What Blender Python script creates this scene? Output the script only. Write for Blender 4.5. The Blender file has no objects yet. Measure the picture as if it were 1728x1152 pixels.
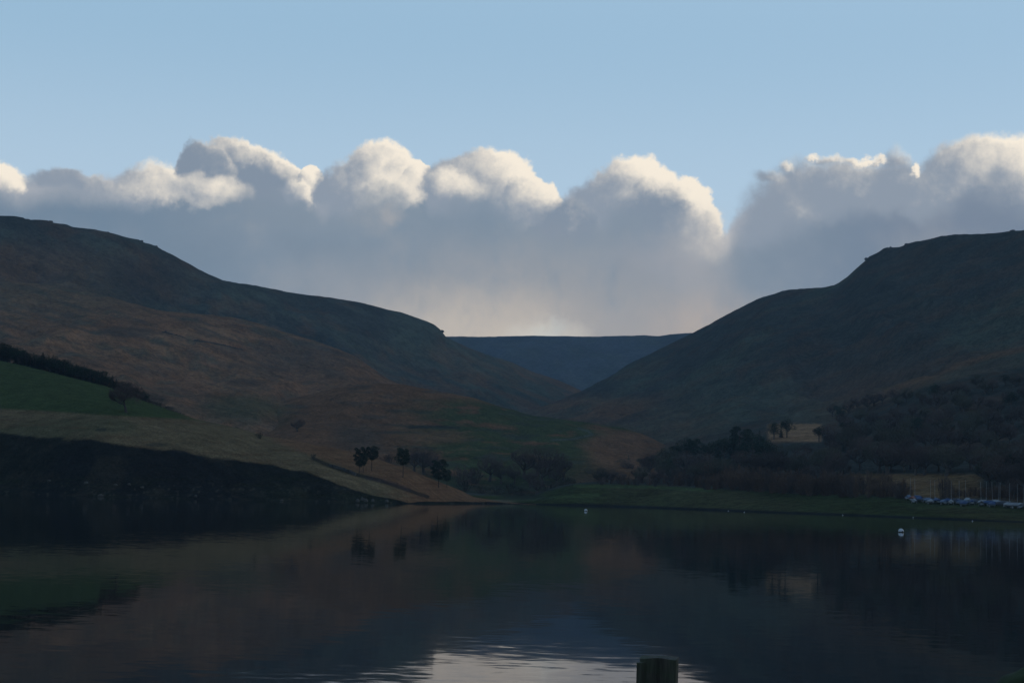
import bpy, math, random
import numpy as np
from mathutils import Matrix, Vector

scene = bpy.context.scene
COL = scene.collection
R = math.radians

# ------------------------------------------------------------------ camera
F = 2740.0                      # focal length in photograph pixels (1728 wide)
H = 3.0                         # eye above the water
PITCH, ROLL = R(5.38), R(1.6)
cam_d = bpy.data.cameras.new('camera')
cam = bpy.data.objects.new('camera', cam_d)
COL.objects.link(cam)
cam_d.sensor_width = 36.0
cam_d.lens = F / 1728 * 36.0
cam_d.clip_start = 0.1
cam_d.clip_end = 30000
cam.matrix_world = (Matrix.Translation((0, 0, H)) @ Matrix.Rotation(math.pi / 2 + PITCH, 4, 'X')
                    @ Matrix.Rotation(ROLL, 4, 'Z'))
scene.camera = cam
CR = np.array(cam.matrix_world.to_3x3())

# ------------------------------------------------------------------ colour management
vs = scene.view_settings
scene.display_settings.display_device = 'sRGB'
vs.view_transform = 'Standard'
vs.look = 'None'
vs.exposure = 0.0
vs.gamma = 1.0
vs.use_curve_mapping = False
scene.cycles.max_bounces = 5
scene.cycles.diffuse_bounces = 2
scene.cycles.glossy_bounces = 3
scene.cycles.volume_bounces = 0
scene.cycles.transparent_max_bounces = 4
scene.cycles.use_denoising = True
scene.cycles.sample_clamp_indirect = 4.0

# ------------------------------------------------------------------ sun (right, almost down, behind thin cloud)
SUN_EL, SUN_AZ = R(15), R(74)    # azimuth clockwise from the view direction (+Y)
sd = bpy.data.lights.new('sun', 'SUN')
sd.energy = 0.26
sd.angle = R(12)
sd.color = (1.0, 0.86, 0.72)
sun = bpy.data.objects.new('sun', sd)
COL.objects.link(sun)
sdir = Vector((math.sin(SUN_AZ) * math.cos(SUN_EL), math.cos(SUN_AZ) * math.cos(SUN_EL), math.sin(SUN_EL)))
sun.rotation_euler = sdir.to_track_quat('Z', 'Y').to_euler()


def px_dir(x, y):
    """unit direction seen at photograph pixel x, y"""
    v = CR @ np.array([(x - 864) / F, (576 - y) / F, -1.0])
    return v / np.linalg.norm(v)


def px_angles(x, y):
    d = px_dir(x, y)
    return math.atan2(d[0], d[1]) * F / 1000, math.asin(d[2]) * F / 1000


# ------------------------------------------------------------------ world: sky with a bank of cumulus
class NG:
    def __init__(s, tree):
        s.t = tree
        s.n = tree.nodes
        s.l = tree.links

    def node(s, kind, **kw):
        n = s.n.new(kind)
        for k, v in kw.items():
            setattr(n, k, v)
        return n

    def put(s, sock, v):
        if v is None:
            return
        if isinstance(v, (int, float)):
            sock.default_value = v
        elif isinstance(v, (tuple, list)):
            if len(sock.default_value) == 4 and len(v) == 3:
                v = (*v, 1)
            sock.default_value = v
        else:
            s.l.new(v, sock)

    def m(s, op, a, b=None, c=None, clamp=False):
        n = s.n.new('ShaderNodeMath')
        n.operation = op
        n.use_clamp = clamp
        for i, v in enumerate((a, b, c)):
            s.put(n.inputs[i], v)
        return n.outputs[0]

    def vm(s, op, a, b=None, scale=None):
        n = s.n.new('ShaderNodeVectorMath')
        n.operation = op
        s.put(n.inputs[0], a)
        s.put(n.inputs[1], b)
        if scale is not None:
            s.put(n.inputs[3], scale)
        return n.outputs['Value'] if op in ('DOT_PRODUCT', 'LENGTH') else n.outputs[0]

    def mix(s, f, a, b, blend='MIX'):
        n = s.n.new('ShaderNodeMix')
        n.data_type = 'RGBA'
        n.blend_type = blend
        s.put(n.inputs[0], f)
        s.put(n.inputs[6], a)
        s.put(n.inputs[7], b)
        return n.outputs[2]

    def step(s, v, a, b):
        """smooth 0..1 as v goes from a to b (a may be above b)"""
        n = s.n.new('ShaderNodeMapRange')
        n.interpolation_type = 'SMOOTHSTEP'
        rev = not isinstance(a, (int, float)) or a <= b
        s.put(n.inputs[0], v)
        if rev:
            s.put(n.inputs[1], a); s.put(n.inputs[2], b)
            n.inputs[3].default_value = 0; n.inputs[4].default_value = 1
        else:
            s.put(n.inputs[1], b); s.put(n.inputs[2], a)
            n.inputs[3].default_value = 1; n.inputs[4].default_value = 0
        return n.outputs[0]

    def noise(s, vec, scale, detail=4, rough=0.5, out='Fac', dist=0.0):
        n = s.n.new('ShaderNodeTexNoise')
        s.put(n.inputs['Vector'], vec)
        n.inputs['Scale'].default_value = scale
        n.inputs['Detail'].default_value = detail
        n.inputs['Roughness'].default_value = rough
        n.inputs['Distortion'].default_value = dist
        return n.outputs[out]

    def curve(s, v, pts):
        n = s.n.new('ShaderNodeFloatCurve')
        c = n.mapping.curves[0]
        xs = [p[0] for p in pts]
        while len(c.points) < len(pts):
            c.points.new(0.5, 0.5)
        for i, (x, y) in enumerate(pts):
            c.points[i].location = (x, y)
            c.points[i].handle_type = 'AUTO_CLAMPED'
        n.mapping.update()
        s.put(n.inputs['Value'], v)
        return n.outputs[0]

    def comb(s, x, y, z):
        n = s.n.new('ShaderNodeCombineXYZ')
        s.put(n.inputs[0], x); s.put(n.inputs[1], y); s.put(n.inputs[2], z)
        return n.outputs[0]

    def sep(s, v):
        n = s.n.new('ShaderNodeSeparateXYZ')
        s.put(n.inputs[0], v)
        return n.outputs


def make_world():
    w = bpy.data.worlds.new('World')
    scene.world = w
    w.use_nodes = True
    w.node_tree.nodes.clear()
    g = NG(w.node_tree)
    tc = g.node('ShaderNodeTexCoord')
    D = g.vm('NORMALIZE', tc.outputs['Generated'])
    x, y, z = g.sep(D)[:3]
    az = g.m('MULTIPLY', g.m('ARCTAN2', x, y), F / 1000)
    el = g.m('MULTIPLY', g.m('ARCSINE', z), F / 1000)
    Dn = g.vm('SCALE', D, None, F / 1000)
    # clear sky
    sky = g.node('ShaderNodeTexSky', sky_type='NISHITA', sun_disc=False, sun_elevation=SUN_EL,
                 sun_rotation=SUN_AZ, altitude=250, air_density=1.0, dust_density=0.6, ozone_density=1.6)
    nish = g.vm('SCALE', sky.outputs[0], None, 0.12)
    ramp = g.node('ShaderNodeValToRGB')
    g.put(ramp.inputs[0], g.m('DIVIDE', el, F / 1000 * math.pi / 2, clamp=True))
    cr = ramp.color_ramp
    cr.interpolation = 'EASE'
    cr.elements[0].position = 0.0
    cr.elements[0].color = (0.60, 0.70, 0.80, 1)
    cr.elements[1].position = 1.0
    cr.elements[1].color = (0.09, 0.17, 0.32, 1)
    for p, c in ((0.10, (0.52, 0.685, 0.84, 1)), (0.185, (0.36, 0.56, 0.745, 1)), (0.45, (0.17, 0.32, 0.54, 1))):
        e = cr.elements.new(p)
        e.color = c
    grade = ramp.outputs[0]
    # a little paler towards the sun's side
    side = g.step(az, -1.2, 1.6)
    grade = g.mix(g.m('MULTIPLY', side, 0.22), grade, (0.52, 0.68, 0.84))
    clear = g.mix(0.12, grade, nish)

    # domain warp shared by all the cloud heads
    n1 = g.noise(Dn, 7.0, 7, 0.56, 'Color')
    wv = g.vm('SUBTRACT', n1, (0.5, 0.5, 0.5))
    wx, wy, wz = g.sep(wv)[:3]
    n2 = g.noise(Dn, 30.0, 7, 0.65, 'Color')
    w2 = g.vm('SUBTRACT', n2, (0.5, 0.5, 0.5))
    vx, vy, vz = g.sep(w2)[:3]
    A = g.m('ADD', az, g.m('ADD', g.m('MULTIPLY', wx, 0.075), g.m('MULTIPLY', vx, 0.038)))
    E = g.m('ADD', el, g.m('ADD', g.m('MULTIPLY', wy, 0.075), g.m('MULTIPLY', vy, 0.038)))
    soft = g.noise(Dn, 3.2, 3, 0.5)
    soft2 = g.noise(g.vm('ADD', Dn, (5, 3, 1)), 5.5, 4, 0.55)

    # body of the bank: blue grey above, warm grey towards the horizon
    body = g.mix(g.step(el, 0.30, 0.10), (0.208, 0.280, 0.360), (0.385, 0.352, 0.322))
    body = g.mix(g.m('MULTIPLY', g.step(soft, 0.35, 0.7), 0.38), body, (0.33, 0.365, 0.41))
    left = g.step(az, -0.25, -0.75)
    body = g.mix(g.m('MULTIPLY', left, 0.6), body, (0.165, 0.238, 0.325))
    rght = g.step(az, 0.30, 0.75)
    body = g.mix(g.m('MULTIPLY', rght, 0.55), body, (0.175, 0.215, 0.30))
    # high edge of the bank
    zig = g.m('MULTIPLY', g.m('SUBTRACT', soft2, 0.5), 0.10)
    front = g.m('MULTIPLY', g.step(az, 1.6, 1.1), g.step(az, -1.6, -1.1))
    outline = [(-130, 300), (-60, 300), (0, 290), (40, 304), (90, 296), (130, 294), (215, 296), (250, 292), (290, 294), (300, 272), (330, 256), (365, 254), (405, 248),
               (432, 262), (470, 280), (500, 284), (530, 292), (548, 312), (562, 294), (590, 272), (615, 252), (640, 244), (668, 250), (695, 270),
               (718, 286), (733, 304), (748, 290), (770, 272), (795, 260), (822, 254), (852, 264), (878, 284), (905, 308), (942, 336), (965, 324), (1000, 306),
               (1025, 290), (1045, 276), (1070, 270), (1095, 276), (1120, 292), (1145, 306), (1168, 326), (1190, 350), (1205, 372), (1222, 392), (1240, 366),
               (1265, 352), (1290, 336), (1310, 312), (1335, 296), (1370, 288), (1410, 284), (1450, 280), (1490, 286), (1520, 292), (1542, 306), (1560, 292), (1590, 270),
               (1625, 248), (1665, 238), (1700, 242), (1740, 250), (1790, 262)]
    T = g.curve(g.m('MULTIPLY_ADD', az, 0.5, 0.5, clamp=True),
                [(p[0] * .5 + .5, p[1]) for p in [(-1.0, .50)] + [px_angles(*q) for q in outline] + [(1.0, .56)]])
    T = g.m('ADD', T, g.m('MULTIPLY', zig, 0.25))
    T = g.m('ADD', T, g.m('ADD', g.m('MULTIPLY', wy, -0.06), g.m('MULTIPLY', vy, -0.028)))
    depth = g.m('SUBTRACT', T, el)
    a_body = g.step(depth, -0.008, 0.014)
    sky_c = g.mix(a_body, clear, g.mix(g.step(depth, 0.0, 0.07), (0.46, 0.475, 0.51), body))

    LIT = (1.04, 0.935, 0.78)
    # heads: cx, cy, rx, ry (photograph pixels), light gain, light bias, edge softness, shade
    puffs = [
        (-10, 305, 52, 34, 1.0, 0.55, .16, 0), (120, 310, 75, 24, .25, 0.05, .30, 0),
        (1690, 330, 150, 100, 0.85, 0.10, .12, 0), (1600, 335, 80, 62, .3, -.05, .25, 0),
        (1360, 335, 70, 60, .25, -.10, .35, 0), (1440, 330, 95, 56, .30, -.08, .3, 0), (1515, 330, 45, 48, .2, -.1, .4, 0),
        (1310, 385, 70, 70, .2, -.15, .4, 0),
        (255, 322, 60, 42, .5, .28, .25, 0),
        (1508, 280, 16, 22, .3, .1, .9, 0), (1537, 293, 8, 12, .8, .9, .4, 0), (1456, 274, 26, 9, .6, .55, .5, 0), (1486, 277, 13, 7, .6, .5, .6, 0), (1405, 277, 30, 9, .5, .25, .7, 0),
        (1376, 272, 11, 6, .5, .5, .8, 0), (1333, 286, 15, 9, .5, .3, .8, 0), (1300, 308, 26, 14, .3, .0, .9, 0),
        (400, 300, 100, 62, 0.8, -.04, .10, 1), (340, 290, 46, 46, .35, 0.02, .16, 1), (460, 302, 58, 40, .85, .10, .12, 1),
        (520, 296, 27, 29, .8, 0.75, .10, 0), (500, 325, 30, 30, .7, .35, .2, 0),
        (290, 330, 95, 22, .3, .42, .5, 0), (350, 325, 60, 26, .4, .40, .5, 0),
        (588, 318, 62, 50, .35, 0.02, .22, 0), (645, 306, 62, 74, 0.65, 0.38, .10, 0), (686, 312, 44, 50, .75, 0.48, .10, 0), (706, 306, 26, 34, .75, 0.55, .12, 0), (618, 290, 34, 44, .4, 0.25, .3, 0),
        (655, 322, 60, 34, .5, 0.45, .5, 0), (610, 345, 50, 36, .25, .0, .5, 0),
        (772, 322, 60, 54, .25, 0.0, .2, 0), (830, 330, 84, 86, 0.75, 0.22, .09, 0), (892, 336, 54, 48, .95, 0.22, .10, 0),
        (765, 318, 44, 30, .5, 0.42, .45, 0), (870, 352, 60, 40, .5, .10, .4, 0),
        (1075, 345, 84, 86, 0.95, 0.26, .08, 0), (1145, 372, 66, 74, 1.05, 0.30, .08, 0), (1032, 352, 78, 62, .25, 0.02, .20, 0),
        (1180, 388, 36, 40, .9, 0.25, .2, 0),
        (1105, 385, 68, 78, .30, -.12, .30, 1), (960, 375, 60, 45, .2, -.02, .3, 1),
        (1165, 425, 50, 60, .4, 0.22, .9, 0),
    ]
    lx, ly = 0.66, 0.75
    grit = g.m('MULTIPLY', g.m('ADD', g.m('MULTIPLY', vz, 1.1), g.m('MULTIPLY', wz, 1.1)), 1.0)
    for (cx, cy, rx, ry, gain, bias, sf, dark) in puffs:
        a0, e0 = px_angles(cx, cy)
        rx, ry = rx / 1000, ry / 1000
        qx = g.m('MULTIPLY_ADD', A, 1 / rx, -a0 / rx)
        qy = g.m('MULTIPLY_ADD', E, 1 / ry, -e0 / ry)
        r = g.m('SQRT', g.m('ADD', g.m('MULTIPLY', qx, qx), g.m('MULTIPLY', qy, qy)))
        a = g.step(r, 1.0 + sf * .6, 1.0 - sf)
        a = g.m('MULTIPLY', a, g.step(qy, -0.95, -0.15))
        li = g.m('ADD', g.m('MULTIPLY_ADD', qx, lx * gain, bias), g.m('MULTIPLY', qy, ly * gain))
        li = g.m('ADD', li, g.m('MULTIPLY', grit, 0.75))
        rim = g.m('MULTIPLY', g.step(r, 0.72, 1.0), g.step(g.m('ADD', g.m('MULTIPLY', qx, lx), g.m('MULTIPLY', qy, ly)), 0.1, 0.9))
        li = g.m('MULTIPLY_ADD', rim, 0.35 * gain, li)
        li = g.step(li, -0.05, 0.95)
        sh = (0.295, 0.345, 0.415) if not dark else (0.25, 0.305, 0.38)
        c = g.mix(li, sh, LIT)
        sky_c = g.mix(a, sky_c, c)
    # the body rises softly in front of the heads' feet
    hazy = g.mix(0.0, body, body)
    sky_c = g.mix(g.m('MULTIPLY', g.step(g.m('ADD', depth, g.m('MULTIPLY', g.m('SUBTRACT', soft2, 0.5), 0.10)), 0.055, 0.125), 0.92), sky_c, hazy)
    patch = g.noise(g.vm('ADD', Dn, (2, 9, 4)), 6.5, 5, 0.6)
    inb = g.step(depth, 0.05, 0.14)
    sky_c = g.mix(g.m('MULTIPLY', g.m('MULTIPLY', g.step(patch, 0.46, 0.70), inb), 0.34), sky_c, (0.41, 0.41, 0.42))
    sky_c = g.mix(g.m('MULTIPLY', g.m('MULTIPLY', g.step(patch, 0.50, 0.30), inb), 0.30), sky_c, (0.175, 0.24, 0.315))
    # warm light low behind the far moor, broken into streaks
    streak = g.noise(g.vm('MULTIPLY', Dn, (1.0, 1.0, 0.55)), 11, 5, 0.6)
    for (cx, cy, rx, ry, col, amt) in ((880, 600, 480, 230, (.49, .445, .405), .9), (790, 580, 230, 115, (.66, .58, .485), 1.0), (930, 580, 90, 42, (.76, .72, .63), 1.0), (946, 551, 22, 15, (.60, .61, .58), .6), (928, 562, 34, 14, (.66, .66, .60), .7),
                                       (1190, 565, 150, 90, (.56, .47, .40), .8), (1180, 450, 80, 110, (.50, .47, .46), .42),
                                       (560, 500, 130, 90, (.42, .42, .43), .35), (662, 358, 26, 22, (.50, .47, .45), .5),
                                       (1100, 440, 120, 60, (.40, .40, .43), .35)):
        a0, e0 = px_angles(cx, cy)
        qx = g.m('MULTIPLY_ADD', A, 1000 / rx, -a0 * 1000 / rx)
        qy = g.m('MULTIPLY_ADD', E, 1000 / ry, -e0 * 1000 / ry)
        r = g.m('SQRT', g.m('ADD', g.m('MULTIPLY', qx, qx), g.m('MULTIPLY', qy, qy)))
        a = g.m('MULTIPLY', g.step(r, 1.15, 0.0), g.step(streak, 0.12, 0.56))
        sky_c = g.mix(g.m('MULTIPLY', a, amt), sky_c, col)
    # below the horizon
    sky_c = g.mix(g.step(el, 0.0, -0.05), sky_c, (0.05, 0.06, 0.07))
    bg = g.node('ShaderNodeBackground')
    g.put(bg.inputs[0], sky_c)
    bg.inputs[1].default_value = 1.0
    out = g.node('ShaderNodeOutputWorld')
    g.l.new(bg.outputs[0], out.inputs[0])
    w.cycles.sampling_method = 'MANUAL'
    w.cycles.sample_map_resolution = 512


make_world()

# ------------------------------------------------------------------ numeric helpers
rng = np.random.default_rng(7)
random.seed(11)


def _hash(ix, iy, seed):
    h = (ix.astype(np.int64) * 374761393 + iy.astype(np.int64) * 668265263 + seed * 974634777) & 0xffffffff
    h = ((h ^ (h >> 13)) * 1274126177) & 0xffffffff
    return ((h ^ (h >> 16)) & 0xffffff) / float(0xffffff)


def vnoise(x, y, seed=0):
    ix, iy = np.floor(x), np.floor(y)
    fx, fy = x - ix, y - iy
    fx = fx * fx * fx * (fx * (fx * 6 - 15) + 10); fy = fy * fy * fy * (fy * (fy * 6 - 15) + 10)
    a = _hash(ix, iy, seed); b = _hash(ix + 1, iy, seed)
    c = _hash(ix, iy + 1, seed); d = _hash(ix + 1, iy + 1, seed)
    return (a + (b - a) * fx) * (1 - fy) + (c + (d - c) * fx) * fy


def fbm(x, y, seed=0, octaves=5, gain=0.5):
    s = np.zeros_like(x, dtype=float); amp = 1.0; tot = 0
    ca, sa = math.cos(0.6), math.sin(0.6)
    for o in range(octaves):
        s += amp * vnoise(x, y, seed + o * 17)
        tot += amp
        amp *= gain
        x, y = (x * ca - y * sa) * 2.03 + 3.1, (x * sa + y * ca) * 2.03 + 7.7
    return s / tot                                   # 0..1


def sm(v, a, b):
    t = np.clip((v - a) / (b - a), 0, 1)
    return t * t * (3 - 2 * t)


def P(x, y, d):
    """world point at depth Y=d behind photograph pixel x, y (arrays)"""
    x, y, d = np.broadcast_arrays(np.asarray(x, float), np.asarray(y, float), np.asarray(d, float))
    u, v = (x - 864) / F, (576 - y) / F
    dx = CR[0, 0] * u + CR[0, 1] * v - CR[0, 2]
    dy = CR[1, 0] * u + CR[1, 1] * v - CR[1, 2]
    dz = CR[2, 0] * u + CR[2, 1] * v - CR[2, 2]
    return dx / dy * d, d.copy(), H + dz / dy * d


def proj(X, Y, Z):
    p = np.stack([X, Y, Z - H], -1) @ CR
    return 864 + F * p[..., 0] / -p[..., 2], 576 - F * p[..., 1] / -p[..., 2]


def water_d(x, y):
    _, _, z1 = P(x, y, 1.0)
    return H / np.maximum(H - z1, 1e-4)


def tbl(pts, x):
    a = np.array(pts, float)
    return np.interp(x, a[:, 0], a[:, 1])


def smooth1(v, n):
    k = np.hanning(n + 2)[1:-1]; k /= k.sum()
    return np.convolve(np.pad(v, n // 2, 'edge'), k, 'valid')[:len(v)]


# ------------------------------------------------------------------ materials
def principled(name, color, rough=0.8, spec=0.3, metal=0.0):
    m = bpy.data.materials.new(name)
    m.use_nodes = True
    b = m.node_tree.nodes['Principled BSDF']
    b.inputs['Base Color'].default_value = (*color, 1)
    b.inputs['Roughness'].default_value = rough
    b.inputs['Specular IOR Level'].default_value = spec
    b.inputs['Metallic'].default_value = metal
    return m, NG(m.node_tree), b


def mottled(name, c1, c2, scale, rough=0.9, spec=0.2, bump=0.0, vec='Object', rnd=0.0, detail=5):
    m, g, b = principled(name, c1, rough, spec)
    tc = g.node('ShaderNodeTexCoord')
    n = g.noise(tc.outputs[vec], scale, detail, 0.6)
    c = g.mix(g.step(n, 0.3, 0.7), c1, c2)
    if rnd:
        oi = g.node('ShaderNodeObjectInfo')
        k = g.m('MULTIPLY_ADD', oi.outputs['Random'], 2 * rnd, 1 - rnd)
        c = g.vm('SCALE', c, None, k)
    g.put(b.inputs['Base Color'], c)
    if bump:
        bn = g.node('ShaderNodeBump')
        bn.inputs['Strength'].default_value = bump
        g.put(bn.inputs['Height'], n)
        g.l.new(bn.outputs[0], b.inputs['Normal'])
    return m


def terrain_mat(name, fine=0.12, bump=0.5, bscale=0.3):
    m, g, b = principled(name, (.1, .1, .1), 1.0, 0.0)
    at = g.node('ShaderNodeAttribute', attribute_name='cover')
    geo = g.node('ShaderNodeNewGeometry')
    n = g.noise(geo.outputs['Position'], fine, 6, 0.65)
    n2 = g.noise(geo.outputs['Position'], fine * 7, 4, 0.6)
    n3 = g.noise(geo.outputs['Position'], fine * 28, 3, 0.6)
    k = g.m('MULTIPLY_ADD', g.m('SUBTRACT', n, 0.5), 1.5, 1.0)
    k = g.m('MULTIPLY_ADD', g.m('SUBTRACT', n2, 0.5), 1.9, k)
    k = g.m('MULTIPLY_ADD', g.m('SUBTRACT', n3, 0.5), 1.5, k)
    k = g.m('MAXIMUM', k, 0.25)
    c = g.vm('SCALE', at.outputs['Color'], None, k)
    g.put(b.inputs['Base Color'], c)
    bn = g.node('ShaderNodeBump')
    bn.inputs['Strength'].default_value = bump
    bn.inputs['Distance'].default_value = 3.0
    g.put(bn.inputs['Height'], g.noise(geo.outputs['Position'], bscale, 5, 0.6))
    g.l.new(bn.outputs[0], b.inputs['Normal'])
    return m


BRACKEN = np.array((.158, .083, .046)); HEATHER = np.array((.045, .046, .038)); ROUGH = np.array((.062, .069, .048))
STRAW = np.array((.150, .109, .060)); GREEN = np.array((.047, .062, .025)); PEAT = np.array((.012, .0125, .012))
SAND = np.array((.15, .12, .085)); MOSS = np.array((.055, .065, .034)); MOOR = np.array((.045, .050, .055))

LAYERS = {}


def make_layer(name, label_kind, curves, rows, amp, seed, color_fn, mat, x0=-900, x1=2650, edge=None, nscale=60.0, step=3):
    """terrain sheet: `curves` is a list of (y table, depth table) from foot to behind the crest,
    blended smoothly; relief added in metres; colours of the ground cover stored per vertex."""
    lo, hi = max(x0, -60), min(x1, 1790)
    xs = list(np.arange(lo, hi, step)) + [hi]
    if x0 < lo: xs = list(np.arange(x0, lo, 18)) + xs
    if x1 > hi: xs = xs + list(np.arange(hi + 18, x1 + 1, 18))
    xs = np.array(xs, float)
    K = len(curves)
    Zc, Dc, Xr = [], [], []
    for (yt, dt) in curves:
        if isinstance(yt, str):              # ground falling away behind the crest: metres back, metres down
            back, down = dt
            r_ = Xr[-1]
            Dc.append(Dc[-1] + back); Zc.append(Zc[-1] - down); Xr.append(r_)
            continue
        yv = tbl(yt, xs); dv = tbl(dt, xs)
        X, Y, Z = P(xs, yv, dv)
        Zc.append(Z); Dc.append(dv); Xr.append(X / dv)
    Zc, Dc, Xr = np.array(Zc), np.array(Dc), np.array(Xr)
    # parameter along the slope; more rows where the sheet shows large
    seg = rows if isinstance(rows, list) else [rows // (K - 1)] * (K - 1)
    T = np.concatenate([np.linspace(k, k + 1, seg[k], endpoint=False) for k in range(K - 1)] + [[K - 1]])
    k = np.clip(np.floor(T).astype(int), 0, K - 2); f = T - k

    def cr(C):
        # monotone-ish Hermite
        m_ = np.zeros_like(C)
        dl = np.diff(C, axis=0)
        for i in range(1, K - 1):
            a, b = dl[i - 1], dl[i]
            m_[i] = np.where(a * b > 0, 2 * a * b / np.where(a + b == 0, 1, a + b), 0)
        m_[0], m_[-1] = dl[0], dl[-1]
        f_ = f[:, None]
        h00 = 2 * f_**3 - 3 * f_**2 + 1; h10 = f_**3 - 2 * f_**2 + f_; h01 = -2 * f_**3 + 3 * f_**2; h11 = f_**3 - f_**2
        return h00 * C[k] + h10 * m_[k] + h01 * C[k + 1] + h11 * m_[k + 1]
    D = cr(Dc); Z = cr(Zc)
    xr = Xr[k] * (1 - f[:, None]) + Xr[k + 1] * f[:, None]
    X = xr * D
    amps = np.interp(T, range(K), amp)[:, None]
    # gullies run downhill (roughly along the view), terraces across
    n = (fbm(X / nscale, D / (nscale * 2.2), seed, 6, .55) - .5) * 2
    rid = 1 - np.abs(fbm(X / (nscale * 1.2), D / (nscale * 3.0), seed + 5, 5, .5) * 2 - 1) * 2.2
    Z = Z + amps * (n * 1.2 + (rid - .5) * 0.9)
    crag = (fbm(X / 9.0, D / 14.0, seed + 9, 3, .6) - .5)
    Z = Z + np.minimum(amps, 3.0) * crag * 0.55
    nr, nc = X.shape
    # ground cover
    px, py = proj(X, D, Z)
    colr = color_fn(px, py, X, D, Z, T[:, None] * np.ones_like(X), seed)
    colr = np.clip(colr, 0.002, .6)
    verts = np.stack([X, D, Z], -1).reshape(-1, 3)
    idx = np.arange(nr * nc).reshape(nr, nc)
    q = np.stack([idx[:-1, :-1], idx[:-1, 1:], idx[1:, 1:], idx[1:, :-1]], -1).reshape(-1, 4)
    me = bpy.data.meshes.new(name)
    me.vertices.add(len(verts)); me.vertices.foreach_set('co', verts.ravel())
    me.loops.add(q.size); me.loops.foreach_set('vertex_index', q.ravel().astype(np.int32))
    me.polygons.add(len(q)); me.polygons.foreach_set('loop_start', np.arange(0, q.size, 4, dtype=np.int32))
    me.update(calc_edges=True)
    me.polygons.foreach_set('use_smooth', np.ones(len(q), bool))
    ca = me.color_attributes.new('cover', 'FLOAT_COLOR', 'POINT')
    rgba = np.concatenate([colr.reshape(-1, 3), np.ones((nr * nc, 1))], 1)
    ca.data.foreach_set('color', rgba.ravel())
    me.materials.append(mat)
    o = bpy.data.objects.new(name, me)
    COL.objects.link(o)
    o['kind'] = 'structure'
    LAYERS[name] = dict(xs=xs, X=X, D=D, Z=Z, px=px, py=py, T=T)
    return o


def ground(layer, x, y):
    """surface point of a layer seen at pixel x, y (front-most)"""
    L = LAYERS[layer]
    # work with the columns' own pixel x at each row
    best = None
    col = np.argmin(np.abs(L['px'] - x) + 1e-6, axis=1)
    r = np.arange(len(col))
    py = L['py'][r, col]
    cross = np.where((py[:-1] >= y) & (py[1:] < y))[0]
    if len(cross) == 0:
        i = int(np.argmin(np.abs(py - y)))
        c = col[i]
        return Vector((L['X'][i, c], L['D'][i, c], L['Z'][i, c]))
    i = int(cross[0]); c = col[i]; c2 = col[i + 1]
    f = (py[i] - y) / (py[i] - py[i + 1])
    a = np.array((L['X'][i, c], L['D'][i, c], L['Z'][i, c])); b = np.array((L['X'][i + 1, c2], L['D'][i + 1, c2], L['Z'][i + 1, c2]))
    p = a + (b - a) * f
    Xt = P(x, y, p[1])[0]
    return Vector((float(Xt), p[1], p[2]))


def ground_t(layer, x, t):
    """surface point of a layer in column x at slope parameter t"""
    L = LAYERS[layer]
    i = int(np.argmin(np.abs(L['T'] - t)))
    c = int(np.argmin(np.abs(L['px'][i] - x)))
    return Vector((L['X'][i, c], L['D'][i, c], L['Z'][i, c]))


def lay(*pairs):
    """weighted blend: start colour then (mask, colour)..."""
    c = pairs[0] * np.ones(pairs[1][0].shape + (3,))
    for m_, k_ in pairs[1:]:
        m_ = np.clip(m_, 0, 1)[..., None]
        c = c * (1 - m_) + k_ * m_
    return c


def line_mask(px, py, pts, w0, w1=None):
    """soft mask along a polyline; half width w0 px"""
    out = np.zeros_like(px)
    for (a, b) in zip(pts[:-1], pts[1:]):
        ax, ay = a; bx, by = b
        L2 = (bx - ax) ** 2 + (by - ay) ** 2
        t = np.clip(((px - ax) * (bx - ax) + (py - ay) * (by - ay)) / L2, 0, 1)
        d = np.hypot(px - ax - t * (bx - ax), py - ay - t * (by - ay))
        out = np.maximum(out, 1 - sm(d, w0 * .5, w0 * 1.4))
    return out


def blob(px, py, cx, cy, rx, ry, soft=.5, n=None, na=0):
    d = np.hypot((px - cx) / rx, (py - cy) / ry)
    if n is not None: d = d + (n - .5) * na
    return 1 - sm(d, 1 - soft, 1 + soft * .5)


# ------------------------------------------------------------------ terrain
# far moor
def c_far(px, py, X, D, Z, T, s):
    n = fbm(X / 130, D / 260, s + 40, 5); n2 = fbm(X / 40, D / 50, s + 41, 4)
    return lay(MOOR, (sm(n, .45, .7) * .6, HEATHER * .8), (sm(n2, .5, .75) * .35, ROUGH))


make_layer('far_moor', '', [
    ([(500, 760), (1500, 760)], [(500, 2300), (1500, 2300)]),
    ([(500, 660), (980, 672), (1500, 640)], [(500, 2800), (1500, 2800)]),
    ([(500, 600), (760, 596), (900, 590), (1100, 590), (1300, 585), (1500, 580)], [(500, 3150), (1500, 3150)]),
    ([(400, 572), (700, 572), (760, 569.5), (800, 569.5), (850, 568.3), (900, 568), (960, 568.6), (1000, 568),
      (1050, 566.8), (1085, 566.5), (1112, 568.3), (1130, 565.5), (1165, 562.5), (1300, 560), (1500, 560)],
     [(500, 3300), (1500, 3300)]),
    ('back', (300, 6)),
    ('back', (1200, 160)),
], [30, 40, 40, 12, 6], [12, 14, 8, 0.8, 3, 3], 3, c_far, terrain_mat('moor_grass', .02, .6, .03), x0=300, x1=1500, nscale=160)

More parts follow.
